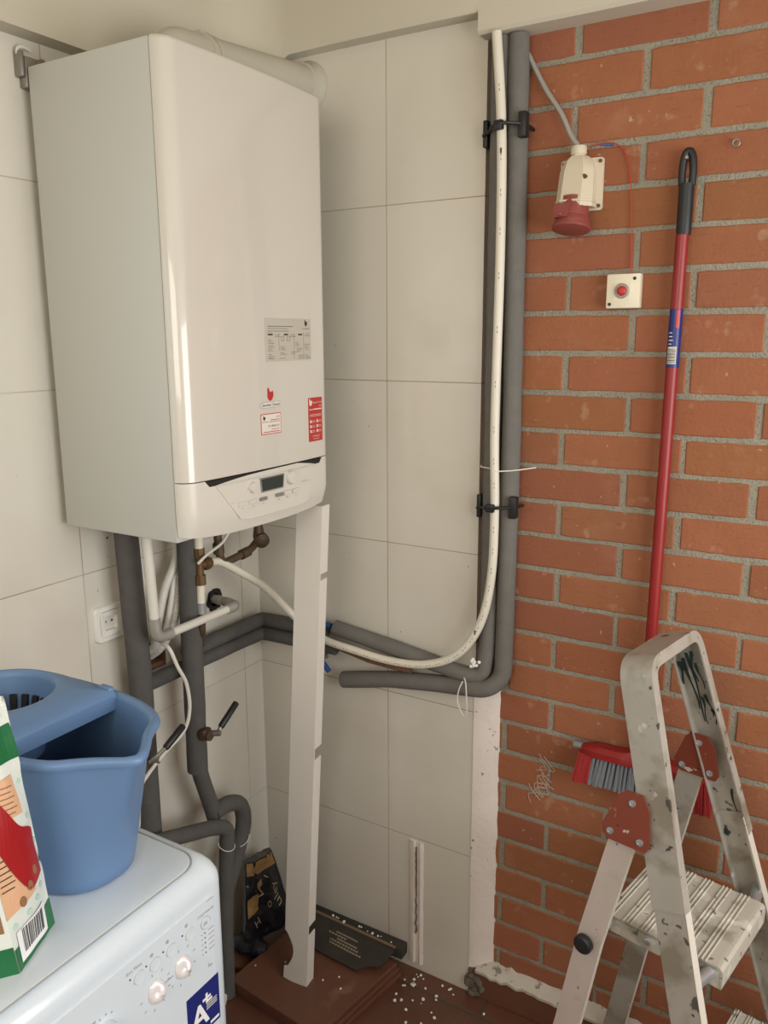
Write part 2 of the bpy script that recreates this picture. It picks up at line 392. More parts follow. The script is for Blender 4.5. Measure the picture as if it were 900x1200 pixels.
# other walls (behind the viewer), with the openings that light the room
WINR = (-1.75, -.2, .85, 2.1); WINF = (.4, 1.95, 1.5, 2.42)
bm = BM(); wall_cells(bm, lambda u, v, d: Vector((XR + d, u, v)), [YF, WINR[0], WINR[1], .03], [0, WINR[2], WINR[3], ZC], [WINR], .1); struct('wall_right', bm, M_plainwall)
bm = BM(); wall_cells(bm, lambda u, v, d: Vector((u, YF - d, v)), [0, WINF[0], WINF[1], XR], [0, WINF[2], WINF[3], ZC], [WINF], .1); struct('wall_front', bm, M_plainwall)
def frame(name, fn, u0, u1, v0, v1, mull):
    bm = BM(); t = .05
    def bar(a, b, c, d):
        p = [fn(a, c, .02), fn(b, d, .07)]
        add_box(bm, *sorted((p[0].x, p[1].x)), *sorted((p[0].y, p[1].y)), *sorted((p[0].z, p[1].z)), bev=.004)
    bar(u0, u1, v0, v0 + t); bar(u0, u1, v1 - t, v1); bar(u0, u0 + t, v0, v1); bar(u1 - t, u1, v0, v1)
    for m_ in mull: bar(m_ - .02, m_ + .02, v0, v1)
    struct(name, bm, M_panelw)
frame('window_1', lambda u, v, d: Vector((-d, u, v)), *WINA, [-1.75])
frame('window_2', lambda u, v, d: Vector((u, YF - d, v)), *WINF, [1.2])
frame('window_3', lambda u, v, d: Vector((XR + d, u, v)), *WINR, [-.98])

# lowered plaster band round the top, rounded in the corner, stepping down over the pipes
bm = BM()
def band_pt(t):      # t in 0..1 along left wall -> corner arc -> back wall
    pass
path = [(.043, y) for y in (YF, -1.5, -.6, -.3)]
R0 = .13; cx0, cy0 = .043 + R0, -.04 - R0
path += [(cx0 - R0 * math.cos(a), cy0 + R0 * math.sin(a)) for a in [PI / 2 * k / 10 for k in range(11)]]
path += [(.3, -.04), (.45, -.04), (.6435, -.04)]
def zlow(i, p): return 2.183 if p[1] < -.25 else 2.2765 if p[0] > .17 else 2.183 + (2.2765 - 2.183) * max(0, min(1, (p[0] - .043) / .127))
prof = []
for i, p in enumerate(path):
    zb_ = zlow(i, p); wob = noise.noise((p[0] * 9, p[1] * 9, 0)) * .002
    inner = (-.02, p[1]) if p[1] < -.3 + 1e-6 else (p[0], .03) if p[0] >= .3 - 1e-6 else (-.02 + (p[0] - .043) * 1.2, -.3 + .33 * (p[1] + .3) / .26)
    prof.append([(p[0], p[1], ZC), (p[0], p[1], zb_ + .006 + wob), (p[0] + (.003 if p[1] < -.3 else 0), p[1] + .004, zb_ + wob), (inner[0], inner[1], zb_ + wob), (inner[0], inner[1], ZC)])
add_loft(bm, prof, cap=True, closed=True)
bmesh.ops.subdivide_edges(bm, edges=[e for e in bm.edges if e.calc_length() > .2], cuts=3)
o = struct('trim_1', bm, M_ceil, smooth=True)
bm = BM()
xs = [.6435, .70, .85, 1.0, 1.2, 1.5, 2.0, XR]
add_loft(bm, [[(x, -.04, ZC), (x, -.04, 2.240), (x, -.034, 2.2345 + noise.noise((x * 5, 3, 1)) * .002), (x, YB + .01, 2.2345), (x, YB + .01, ZC)] for x in xs])
o = struct('trim_2', bm, M_ceil, smooth=True)

# plaster fillet that closes the edge of the tiling below the pipes
bm = BM(); rings = []
for k in range(29):
    z = .03 + (.842 - .03) * k / 28
    e = .704 + noise.noise((z * 23, 5, 2)) * .003 + (.012 if z < .07 else 0)
    l = .646 - .010 * (1 - k / 28) * 0
    rings.append([(l, -.0015, z), (l + .012, -.0005, z), (e - .008, YB - .008, z), (e, YB + .001, z), (e, YB + .01, z), (l, YB + .01, z)])
add_loft(bm, rings); struct('trim_3', bm, M_patch, smooth=True)
# chased groove patched with plaster in the tiling
bm = BM(); rings = []
for k in range(22):
    z = .02 + .36 * k / 21; a = noise.noise((z * 40, 1, 1)) * .002; b = noise.noise((z * 40, 9, 1)) * .002
    rings.append([(.470 + a, -.0004, z), (.475 + a, -.004, z), (.487, -.005, z), (.490, -.001, z), (.500 + b, -.001, z), (.504, -.005, z), (.5105 + b, -.0035, z), (.513 + b, -.0004, z), (.513, .002, z), (.47, .002, z)])
add_loft(bm, rings)
struct('trim_4', bm, M_patch, smooth=True)
# terracotta skirting with a ragged band of old plaster along its top
bm = BM(); add_box(bm, .655, 1.02, -.006, YB + .01, 0, .078, bev=.003); add_box(bm, 1.025, 1.36, -.006, YB + .01, 0, .078, bev=.003); add_box(bm, 1.365, XR, -.006, YB + .01, 0, .078, bev=.003)
struct('baseboard_back', bm, M_terra)
bm = BM(); rings = []
for k in range(120):
    x = .668 + (XR - .668) * k / 119
    n1 = noise.noise((x * 55, 0, 0)) * .008 + noise.noise((x * 160, 2, 0)) * .004; n2 = noise.noise((x * 47, 4, 0)) * .007 + noise.noise((x * 150, 6, 0)) * .004
    rings.append([(x, YB + .01, .074), (x, -.010 + n2 * .5, .072 + n2 * .7), (x, -.011 + n2 * .5, .080 + n2), (x, .004, .088 + n1 * .6), (x, YB - .006, .096 + n1), (x, YB + .01, .099 + n1)])
add_loft(bm, rings); struct('trim_5', bm, M_ledge, smooth=True)
# dark crack in the patched groove, broken-out corner at the foot of the fillet, dark cavity behind the pipe hole
bm = BM(); pts = []
for k in range(26):
    z = .11 + .255 * k / 25; pts.append((.4935 + noise.noise((z * 60, 3, 3)) * .003, z, .0006 + .0020 * abs(noise.noise((z * 45, 8, 1)))))
add_loft(bm, [[(x - w_, -.0052, z), (x + w_, -.0046, z), (x + w_, .0005, z), (x - w_, .0005, z)] for x, z, w_ in pts]); struct('trim_6', bm, M_grime)
bm = BM(); r_ = random.Random(9)
for q in range(16):
    c_ = Vector((r_.uniform(.650, .690), r_.uniform(-.008, .012), r_.uniform(.004, .075))); R = bmesh.ops.create_icosphere(bm, subdivisions=2, radius=r_.uniform(.007, .014))
    for v in R['verts']: v.co = c_ + v.co * (1 + .5 * noise.noise(v.co * 90 + c_ * 40))
struct('trim_7', bm, M_grime, smooth=True)
bm = BM(); h_ = HOLE2
for q in ((h_[0], h_[0] + .003, h_[2], h_[3]), (h_[1] - .003, h_[1], h_[2], h_[3]), (h_[0], h_[1], h_[2], h_[2] + .003), (h_[0], h_[1], h_[3] - .003, h_[3])): add_box(bm, -.149, .0006, *q)
add_box(bm, -.149, -.12, h_[0], h_[1], h_[2], h_[3])
rim = []
for k in range(26):
    a = 2 * PI * k / 26; rr_ = .027 + .009 * noise.noise((math.cos(a) * 2.5, math.sin(a) * 2.5, 4)); rim.append(((h_[0] + h_[1]) / 2 + rr_ * math.cos(a), (h_[2] + h_[3]) / 2 + rr_ * math.sin(a) * 1.1))
inn = [((h_[0] + h_[1]) / 2 + .0165 * math.cos(2 * PI * k / 26), (h_[2] + h_[3]) / 2 + .0175 * math.sin(2 * PI * k / 26)) for k in range(26)]
for k in range(26):
    j = (k + 1) % 26; add_loft(bm, [[(x_, *rim[k]), (x_, *rim[j]), (x_, *inn[j]), (x_, *inn[k])] for x_ in (-.001, .0008)])
struct('trim_8', bm, M_dark)
bm = BM()
rr_ = random.Random(2)
for q in range(13):
    y0 = .805 + rr_.uniform(-.01, .024); z0 = .64 + rr_.uniform(-.045, .045); add_tube(bm, smooth_path([(y0 + .016 * math.sin(j * 1.3 + q), YB - .0008, z0 + .011 * (j - 2) + .006 * math.cos(j * 2 + q)) for j in range(4)], 4), .0011, 5)
tag(obj('chalk_scribble', bm, M_chalk, base=(.81, YB, .6)), 'pale chalky scribble scratched on the bricks left of the broom head', 'scribble')

# ------------------------------------------------------------------ boiler
BX0, BX1, BYA, BYB, BZ0, BZ1 = .022, .328, -.614, -.166, 1.282, 2.130
yc, hw_ = (BYA + BYB) / 2, (BYB - BYA) / 2
def bfront(y): return .360 + .008 * (1 - min(1, ((y - yc) / hw_) ** 2))
def bsurf(u, v, t): return Vector((bfront(u) + t, u, v))        # u = y, v = z on the boiler front
boiler = thing('wall_boiler', 'tall white boiler with stickers hanging on the left tiled wall beside the corner', 'boiler', (.19, yc, BZ0))
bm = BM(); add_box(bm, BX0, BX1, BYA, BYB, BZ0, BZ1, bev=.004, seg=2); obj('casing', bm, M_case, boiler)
def front_ring(z, grow=0, dx=0):
    R = .030; pts = [(.3295, BYA - grow)]
    for k in range(9):
        a = PI / 2 * k / 8
        y = BYA + R - (R) * math.cos(a) - grow * (1 - k / 8); x = bfront(BYA + R) - R + R * math.sin(a) - .001
        pts.append((x + dx, y))
    for k in range(1, 12):
        y = BYA + R + (BYB - BYA - 2 * R) * k / 12; pts.append((bfront(y) + dx, y))
    for k in range(9):
        a = PI / 2 * (1 - k / 8); y = BYB - R + R * math.cos(a); x = bfront(BYB - R) - R + R * math.sin(a) - .001
        pts.append((x + dx, y))
    pts.append((.3295, BYB))
    return [(x, y, z) for x, y in pts]
def scale_ring(r, s):   # pull the front back towards the casing
    return [(max(.3295, x - s), yc + (y - yc) * (1 - s * 1.2), z) for x, y, z in r]
bm = BM(); add_loft(bm, [front_ring(1.3955), front_ring(1.3965), front_ring(2.122), scale_ring(front_ring(2.128), .003), scale_ring(front_ring(2.131), .009)])
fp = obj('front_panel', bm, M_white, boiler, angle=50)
bm = BM(); rings = []
for k in range(9):
    t = k / 8; z0 = 1.2815
    # the lower edge rises towards both sides
    ring = front_ring(0)
    s = .010 * (1 - math.sin(PI / 2 * min(1, t * 2.2)))
    rr = scale_ring(ring, s)
    rings.append([(x, y, (z0 + .012 * abs((y - yc) / hw_) ** 3 * (1 - t)) + (1.3935 - z0 - .012 * abs((y - yc) / hw_) ** 3 * 0) * t) for x, y, _ in rr])
add_loft(bm, rings); cp = obj('control_panel', bm, M_panelw, boiler, angle=50)
bm = BM(); add_slab(bm, bsurf, [(-.570 + .364 * k / 10, 1.3935) for k in range(11)] + [(-.560 + .344 * (1 - k / 10), 1.3825) for k in range(11)], t0=-.004, t1=.0008)
obj('grip_slot', bm, M_dark, cp)
bm = BM()
poly = [(-.545 + .315 * k / 10, 1.3800) for k in range(11)] + [(-.262 - .222 * k / 10, 1.303 + (.001 if 0 < k < 10 else .006)) for k in range(11)]
add_slab(bm, bsurf, poly, t0=-.002, t1=.0022); obj('panel_plate', bm, M_panelw, cp, smooth=False)
def psurf(u, v, t): return bsurf(u, v, t + .0022)
bm = BM(); add_slab(bm, psurf, [(-.4215, 1.3765), (-.352, 1.3765), (-.3555, 1.3525), (-.418, 1.3525)], t1=.0018); obj('display', bm, M_lcd, cp, smooth=False)
bm = BM(); add_slab(bm, psurf, [(-.4255, 1.379), (-.348, 1.379), (-.352, 1.350), (-.4215, 1.350)], t1=.0010); obj('display_bezel', bm, M_btn, cp, smooth=False)
for y, z, r in ((-.447, 1.3645, .0105), (-.324, 1.3668, .0135)):
    bm = BM(); add_lathe(bm, psurf(y, z, 0), (1, 0, 0), [(r, 0), (r, .003), (r * .9, .006), (r * .86, .0055), (r * .5, .0062), (0.001, .0064)]); obj('knob', bm, M_panelw, cp)
    bm = BM(); add_lathe(bm, psurf(y, z, 0), (1, 0, 0), [(r * 1.12, 0), (r * 1.12, .0007), (r * .5, .0008)]); obj('knob_ring', bm, M_mid, cp)
for i, y in enumerate((-.478, -.447, -.4165, -.3655, -.3375, -.308)):
    bm = BM(); add_slab(bm, psurf, rrect(y - .0115, 1.3335, y + .0115, 1.3405, .002), t1=.0016); obj('button', bm, M_btn if i in (2, 3) else M_panelw, cp, smooth=False)
    if i not in (2, 3):
        bm = BM(); add_slab(bm, psurf, rrect(y - .0125, 1.3325, y + .0125, 1.3415, .002), t1=.0007); obj('button_outline', bm, M_mid, cp, smooth=False)
bm = BM(); add_slab(bm, psurf, rect(-.508, 1.3425, -.492, 1.3432), t1=.0005)
for i, y in enumerate((-.478, -.447, -.4165, -.3655, -.3375, -.308)): add_slab(bm, psurf, rect(y - .002, 1.3265, y + .002, 1.329), t1=.0005)
add_slab(bm, psurf, rect(-.285, 1.3500, -.25, 1.3507), t1=.0005); add_slab(bm, psurf, rect(-.287, 1.3518, -.266, 1.3538), t1=.0005)
add_slab(bm, psurf, [(-.464, 1.362), (-.458, 1.362), (-.461, 1.367)], t1=.0005)
obj('print', bm, M_mid, cp, smooth=False)
# stickers on the front
def flame(bm, fn, u, v, s, mi):      # little bird-like flame emblem
    body = [(-.42, .28), (-.46, -.05), (-.34, -.36), (-.05, -.54), (.24, -.40), (.42, -.1), (.46, .25), (.36, .46), (.24, .30), (.08, .40), (-.04, .24), (-.12, .48), (-.30, .80), (-.44, .62)]
    add_slab(bm, fn, [(u + a * s, v + b * s) for a, b in body], mi, t1=.0011)
bm = BM(); add_slab(bm, bsurf, [(-.393 + .155 * k / 6, 1.604) for k in range(7)] + [(-.238 - .155 * k / 6, 1.6875) for k in range(7)], 0, t1=.0007)
for (a, b, c, d) in ((-.384, 1.671, -.302, 1.6725), (-.384, 1.667, -.32, 1.668), (-.384, 1.662, -.316, 1.6632)): add_slab(bm, bsurf, rect(a, b, c, d), 1, t1=.001)
for (a, b) in ((-.384, -.369), (-.333, -.319), (-.284, -.270)): add_slab(bm, bsurf, rect(a, 1.6545, b, 1.6575), 2, t1=.001)
rs = random.Random(5)
for (u, v, n) in ((-.363, 1.6545, 2), (-.313, 1.6545, 2), (-.262, 1.656, 2), (-.384, 1.645, 3), (-.384, 1.634, 4), (-.345, 1.632, 3), (-.295, 1.640, 3), (-.29, 1.628, 3), (-.262, 1.636, 4), (-.384, 1.617, 3), (-.346, 1.620, 2), (-.31, 1.621, 2), (-.285, 1.614, 3), (-.262, 1.614, 3), (-.384, 1.609, 1), (-.35, 1.609, 1), (-.255, 1.608, 1)):
    for q in range(n): add_slab(bm, bsurf, rect(u, v - q * .0032, u + rs.uniform(.010, .021), v - q * .0032 + .0009), 1, t1=.001)
for (a, b, c, d) in ((-.388, 1.6595, -.241, 1.6599), (-.388, 1.6245, -.241, 1.6249), (-.30, 1.607, -.2996, 1.66), (-.266, 1.607, -.2656, 1.66), (-.35, 1.6245, -.3496, 1.66)): add_slab(bm, bsurf, rect(a, b, c, d), 1, t1=.001)
for (u, v) in ((-.342, 1.643), (-.323, 1.643)):
    for q in (rect(u, v, u + .009, v + .0007), rect(u, v + .009, u + .009, v + .0097), rect(u, v, u + .0007, v + .0097), rect(u + .0085, v, u + .0092, v + .0097)): add_slab(bm, bsurf, q, 1, t1=.001)
flame(bm, bsurf, -.256, 1.678, .010, 2); add_text(bm, bsurf, 'Saunier Duval', -.268, 1.6665, .0035, 1, t1=.001, width=.024)
obj('rating_label', bm, [M_stick, M_smallprint, M_kblack], fp, smooth=False)['label'] = 'silver data label with small dark print'
bm = BM(); flame(bm, bsurf, -.382, 1.5385, .020, 0)
add_slab(bm, bsurf, rrect(-.4135, 1.5145, -.350, 1.5265, .0055), 1, t1=.0008); add_slab(bm, bsurf, rrect(-.4125, 1.5155, -.351, 1.5255, .005), 2, t1=.0010)
add_text(bm, bsurf, 'Saunier Duval', -.409, 1.5178, .0062, 3, t1=.0013, width=.054)
obj('brand_badge', bm, [M_redlab, M_greyline, M_cardlab, M_kblack], fp, smooth=False)['label'] = 'badge with red flame emblem over an oval name plate'
bm = BM(); add_slab(bm, bsurf, rrect(-.4135, 1.4625, -.3505, 1.5035, .002), 1, t1=.0006); add_slab(bm, bsurf, rrect(-.4120, 1.464, -.352, 1.502, .002), 0, t1=.0009)
flame(bm, bsurf, -.4035, 1.4945, .0075, 3); add_text(bm, bsurf, 'Saunier Duval', -.4105, 1.4865, .0028, 1, t1=.0012, width=.017)
for (a, b, c, d, m_) in ((-.366, 1.4955, -.355, 1.4967, 1), (-.384, 1.490, -.355, 1.491, 3), (-.389, 1.4865, -.355, 1.4875, 1), (-.382, 1.4715, -.357, 1.4725, 1), (-.408, 1.4665, -.356, 1.468, 1)): add_slab(bm, bsurf, rect(a, b, c, d), m_, t1=.0012)
add_text(bm, bsurf, '91 394 01 41', -.392, 1.4765, .0045, 3, t1=.0012, width=.034)
obj('service_card', bm, [M_cardlab, M_redlab, M_redlab, M_kblack], fp, smooth=False)['label'] = 'small white service card with red border'
bm = BM(); add_slab(bm, bsurf, rrect(-.2530, 1.4315, -.2000, 1.5250, .003), 0, t1=.0008)
flame(bm, bsurf, -.2445, 1.514, .012, 1); add_text(bm, bsurf, 'Saunier Duval', -.2365, 1.5125, .0045, 1, t1=.0012, width=.034)
for (a, b, c, d) in ((-.212, 1.506, -.203, 1.507), (-.25, 1.499, -.235, 1.5005), (-.233, 1.499, -.203, 1.5012), (-.249, 1.4885, -.204, 1.4893), (-.249, 1.4855, -.204, 1.4863), (-.236, 1.4365, -.215, 1.4372)): add_slab(bm, bsurf, rect(a, b, c, d), 1, t1=.0012)
for r_ in range(3):
    for c_ in (-.248, -.223):
        add_slab(bm, bsurf, rect(c_, 1.4715 - r_ * .0105, c_ + .005, 1.4775 - r_ * .0105), 1, t1=.0012)
        for q in range(2): add_slab(bm, bsurf, rect(c_ + .007, 1.4725 - r_ * .0105 + q * .0028, c_ + .0185, 1.4732 - r_ * .0105 + q * .0028), 1, t1=.0012)
add_text(bm, bsurf, '91 394 01 41', -.239, 1.4405, .0045, 1, t1=.0012, width=.026)
obj('service_sticker', bm, [M_redlab, M_cardlab], fp, smooth=False)['label'] = 'upright red service sticker with white print'
# wall bracket and flue
br = thing('mounting_bracket', 'grey metal hanging bracket peeping out above the boiler by the left wall', 'bracket', (.01, -.60, 2.11))
bm = BM(); add_box(bm, .001, .020, -.616, -.45, 2.095, 2.148, bev=.002); add_box(bm, .0005, .021, -.625, -.6165, 2.112, 2.156, bev=.003)
obj('plate', bm, M_steel, br)
bm = BM(); add_tube(bm, smooth_path([(.010, -.623, 2.150), (.011, -.6215, 2.160), (.013, -.612, 2.1635), (.013, -.597, 2.161)]), .0032, 8); obj('hook', bm, M_wpipe2, br)
bm = BM(); add_cyl(bm, (.020, -.585, 2.141), (.03, -.585, 2.141), .007); add_cyl(bm, (.020, -.585, 2.141), (.034, -.585, 2.141), .0035); obj('bolt', bm, M_steel, br)
fl = thing('flue_pipe', 'pale grey exhaust flue running from the boiler top into the back wall', 'flue', (.185, -.39, 2.130))
FX, FZ, FR = .200, 2.212, .042
bm = BM(); add_tube(bm, [(FX, -.432, 2.129)] + round_path([(FX, -.432, 2.131), (FX, -.432, 2.1755), (FX, -.3, 2.186)], .042, 8)[1:] + [(FX, -.002, FZ)], FR, 24); obj('pipe', bm, M_galv, fl)
for y in (-.34, -.36):
    bm = BM(); add_cyl(bm, (FX, y, 2.182), (FX, y + .010, 2.183), FR + .003, 24); obj('clamp_ring', bm, M_galv, fl)
bm = BM(); add_box(bm, FX - .008, FX + .008, -.357, -.333, 2.182 + FR, 2.182 + FR + .008, bev=.002); obj('clamp_lug', bm, M_galv, fl)
bm = BM(); add_lathe(bm, (FX, -.0005, FZ), (0, -1, 0), [(.054, 0), (.054, .004), (.050, .010), (.046, .016), (.0445, .030), (.042, .032)]); obj('wall_flange', bm, M_galv, fl)

# ------------------------------------------------------------------ pipes
def pipe(name, label, cat, path, r, m, seg=14, group=None, rf=None, base=None):
    bm = BM(); add_tube(bm, path, r, seg, rf=rf)
    return tag(obj(name, bm, m, base=base or path[-1]), label, cat, group)
def wob(P, r, amp=.06):
    return lambda t, s: r * (1 + amp * noise.noise((s * 14, r * 900, 1)))
def insul(name, label, pts, r, rad=.05, m=M_foam, n=6, group='foam-wrapped pipes'):
    P = round_path(pts, rad, n); Q = []
    for a, b in zip(P, P[1:]):
        k = max(1, int((b - a).length / .03)); Q += [a.lerp(b, i / k) for i in range(k)]
    Q.append(P[-1])
    return pipe(name, label, 'pipe', Q, r, m, 16, group, wob(Q, r))
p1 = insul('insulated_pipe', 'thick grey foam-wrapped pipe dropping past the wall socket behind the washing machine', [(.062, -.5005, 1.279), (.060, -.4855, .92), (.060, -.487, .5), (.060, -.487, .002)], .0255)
p2 = thing('insulated_pipe', 'thick grey foam-wrapped pipe dropping from the boiler to a looped elbow near the floor', 'pipe', (.1, -.34, .4), 'foam-wrapped pipes')
bm = BM(); P = [Vector((.092, -.3505, 1.279 - .04 * k)) for k in range(17)]; P = [Vector((.092, -.3515 - .0005 * i, p.z)) for i, p in enumerate(P)]
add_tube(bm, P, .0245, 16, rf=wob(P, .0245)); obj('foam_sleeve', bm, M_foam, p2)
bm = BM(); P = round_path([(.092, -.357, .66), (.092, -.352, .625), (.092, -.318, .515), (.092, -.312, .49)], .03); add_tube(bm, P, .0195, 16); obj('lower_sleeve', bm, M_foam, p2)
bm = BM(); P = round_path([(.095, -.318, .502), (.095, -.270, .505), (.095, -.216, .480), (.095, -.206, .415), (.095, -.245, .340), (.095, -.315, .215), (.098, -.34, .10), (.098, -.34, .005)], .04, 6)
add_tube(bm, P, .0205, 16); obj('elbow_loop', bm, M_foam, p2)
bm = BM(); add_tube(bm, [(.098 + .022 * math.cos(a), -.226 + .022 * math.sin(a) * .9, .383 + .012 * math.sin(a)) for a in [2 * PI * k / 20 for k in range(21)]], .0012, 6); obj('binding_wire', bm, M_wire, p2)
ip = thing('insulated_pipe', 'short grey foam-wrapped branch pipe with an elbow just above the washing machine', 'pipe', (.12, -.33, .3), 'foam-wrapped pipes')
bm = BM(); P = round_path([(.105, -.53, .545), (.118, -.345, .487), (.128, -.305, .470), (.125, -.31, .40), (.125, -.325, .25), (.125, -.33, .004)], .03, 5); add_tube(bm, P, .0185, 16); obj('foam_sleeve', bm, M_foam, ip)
bm = BM(); add_tube(bm, [(.128 + .020 * math.cos(a), -.312 + .020 * math.sin(a), .425 - .008 * math.cos(a)) for a in [2 * PI * k / 20 for k in range(21)]], .0012, 6); obj('binding_wire', bm, M_wire, ip)
insul('insulated_pipe', 'upper of the two foam-wrapped pipes turning round the wall corner', [(.040, -.325, .914), (.040, -.040, .914), (.205, -.034, .914), (.245, -.032, .914)], .0185, .012)
insul('insulated_pipe', 'lower of the two foam-wrapped pipes turning round the wall corner', [(.034, -.458, .879), (.036, -.037, .873), (.272, -.030, .873)], .0180, .012)
# right-hand pair, running up in the gap between tiles and bricks
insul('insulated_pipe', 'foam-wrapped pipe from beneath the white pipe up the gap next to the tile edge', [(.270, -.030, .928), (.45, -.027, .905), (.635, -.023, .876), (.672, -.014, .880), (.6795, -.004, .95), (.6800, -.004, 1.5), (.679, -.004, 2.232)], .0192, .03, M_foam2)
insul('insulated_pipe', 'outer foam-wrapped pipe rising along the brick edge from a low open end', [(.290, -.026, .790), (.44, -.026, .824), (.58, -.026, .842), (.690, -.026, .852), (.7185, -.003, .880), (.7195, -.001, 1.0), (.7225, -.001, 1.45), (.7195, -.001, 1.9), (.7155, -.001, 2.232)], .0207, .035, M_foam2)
# white multilayer pipe
W = [(.6830, -.037, 2.233), (.698, -.037, 2.05), (.7015, -.037, 1.81), (.6985, -.037, 1.463), (.7030, -.037, 1.278), (.698, -.037, 1.123), (.6745, -.042, 1.010), (.622, -.050, .9325), (.5445, -.056, .895), (.4508, -.058, .885), (.3525, -.060, .892), (.2494, -.062, .906), (.170, -.064, .948), (.13, -.134, 1.041), (.125, -.226, 1.106), (.12, -.280, 1.140), (.12, -.318, 1.147)]
wp = thing('white_pipe', 'long white plastic pipe curving from the brass tee behind the board up to the beam', 'pipe', (.45, -.058, .885))
bm = BM(); add_tube(bm, smooth_path(W, 8), .0098, 14); obj('tube', bm, M_wpipe, wp)
bm = BM(); SP = smooth_path(W, 10)
for i in range(6, 122, 3):      # printed dashes along the pipe, as fine raised marks
    p = SP[i]; t = (SP[i + 1] - SP[i]).normalized(); nrm = Vector((.25, -1, 0)); nrm = (nrm - t * nrm.dot(t)).normalized()
    for j in range(2):
        q = p + t * (.009 * j); add_tube(bm, [q + nrm * .0096, q + nrm * .0096 + t * .0045], .0006, 5)
for i in (12, 62): 
    p = SP[i]; nrm = Vector((.25, -1, 0)).normalized(); add_tube(bm, [p + nrm * .0092, p + nrm * .0092 + Vector((0, 0, .010))], .0018, 6)
obj('pipe_print', bm, M_kblack, wp)['label'] = 'fine black lettering along the white pipe'
# copper line, screw, blue valve handles
pipe('copper_pipe', 'thin rust-brown pipe behind the white pipe low on the tiles', 'pipe', [(.22, -.040, .895), (.253, -.040, .8865), (.38, -.044, .868), (.46, -.046, .866), (.50, -.046, .8655)], .0075, M_rust, 10)
cpv = thing('ball_valve', 'small blue-handled shut-off valve half hidden behind the white board, upper one', 'valve', (.238, -.035, .93), 'blue valves behind the board')
bm = BM(); add_cyl(bm, (.224, -.034, .936), (.262, -.034, .931), .0075); add_cyl(bm, (.23, -.034, .914), (.23, -.034, .938), .006); obj('body', bm, M_bluep, cpv)
cpw = thing('ball_valve', 'small blue valve lever poking out below the pipes beside the white board', 'valve', (.24, -.035, .81), 'blue valves behind the board')
bm = BM(); add_tube(bm, [(.222, -.03, .832), (.236, -.032, .820), (.251, -.034, .806)], .007, 10); obj('handle', bm, M_bluep, cpw)
bm = BM(); add_cyl(bm, (.218, -.0135, .832), (.222, -.032, .832), .006); add_cyl(bm, (.218, -.0005, .832), (.218, -.018, .832), .008); obj('stem', bm, M_steel, cpw)
# straps
for z, xa, xb, lab in ((2.058, .655, .738, 'upper black strap clip holding the pipes to the brick edge'), (1.285, .657, .740, 'lower black strap clip holding the pipes beside the tile edge')):
    st = thing('pipe_strap', lab, 'strap', ((xa + xb) / 2, -.04, z), 'pipe straps')
    bm = BM(); P = [(xa, .002, z - .008), (xa - .003, -.022, z - .008), (xa + .015, -.030, z - .003), (xa + .030, -.052, z), (.712, -.053, z + .003), (xb, -.027, z + .003), (xb + .006, -.012, z + .002), (xb + .006, .018, z)]
    add_tube(bm, smooth_path(P, 5), .0036, 8); obj('band', bm, M_black, st)
    bm = BM(); add_box(bm, .688, .708, -.058, -.046, z - .008, z + .010, bev=.003); obj('buckle', bm, M_black, st)
    bm = BM(); add_box(bm, xb - .008, xb + .010, -.034, -.014, z - .022, z + .026, bev=.003); obj('clip', bm, M_black, st)
    bm = BM(); add_box(bm, xa - .006, xa + .004, -.02, -.001, z - .03, z + .022, bev=.002); obj('clip', bm, M_black, st)
bm = BM(); P = smooth_path([(.640, -.052, .872), (.632, -.055, .85), (.628, -.053, .82), (.638, -.05, .792), (.648, -.05, .786), (.652, -.052, .80), (.652, -.055, .83), (.648, -.052, .868), (.640, -.045, .878)], 6)
add_tube(bm, P, .0016, 6); tag(obj('tie_wire', bm, M_wire, base=(.64, -.052, .786)), 'loop of pale wire tied round the foam pipe by its elbow', 'wire')
bm = BM(); P = smooth_path([(.655, -.002, 1.372), (.664, -.026, 1.371), (.690, -.030, 1.369), (.700, -.049, 1.367), (.722, -.026, 1.366), (.745, -.010, 1.368), (.775, .014, 1.372)], 6)
add_tube(bm, P, .0015, 6); tag(obj('tie_wire', bm, M_wire, base=(.70, -.049, 1.367)), 'pale wire tied straight across the upright pipes above the lower strap', 'wire')
bm = BM()
for q in range(9):
    add_lathe(bm, (.662 + random.uniform(-.010, .012), -.033 + random.uniform(-.004, 0), .905 + random.uniform(-.012, .02)), (random.random(), -1, random.random()), [(.001, -.004), (.004, -.002), (.004, .002), (.001, .004)], 7)
tag(obj('foam_crumbs', bm, M_crumb), 'white foam crumbs stuck at the bend of the pipes', 'crumbs', kind='stuff')

# under the boiler
dp = thing('drain_pipe', 'white plastic drain pipe under the boiler with grey elbows, turning into the left wall', 'pipe', (.135, -.46, 1.02))
bm = BM(); add_cyl(bm, (.135, -.512, 1.279), (.135, -.502, 1.065), .0105); obj('upright', bm, M_wpipe2, dp)
bm = BM(); add_cyl(bm, (.135, -.462, 1.025), (.135, -.270, 1.026), .0095); obj('level_run', bm, M_wpipe2, dp)
bm = BM(); P = round_path([(.135, -.503, 1.072), (.135, -.4995, 1.025), (.135, -.459, 1.025)], .022); add_tube(bm, P, .0120, 14, rf=lambda t, s: .0120 + (.0016 if abs(math.sin(s * 260)) > .8 else 0)); obj('elbow', bm, M_greyfit, dp)
bm = BM(); P = round_path([(.135, -.280, 1.026), (.135, -.250, 1.026), (.098, -.228, 1.022)], .022); add_tube(bm, P, .0118, 14, rf=lambda t, s: .0118 + (.0016 if math.sin(s * 700) > .3 else 0)); obj('elbow', bm, M_greyfit, dp)
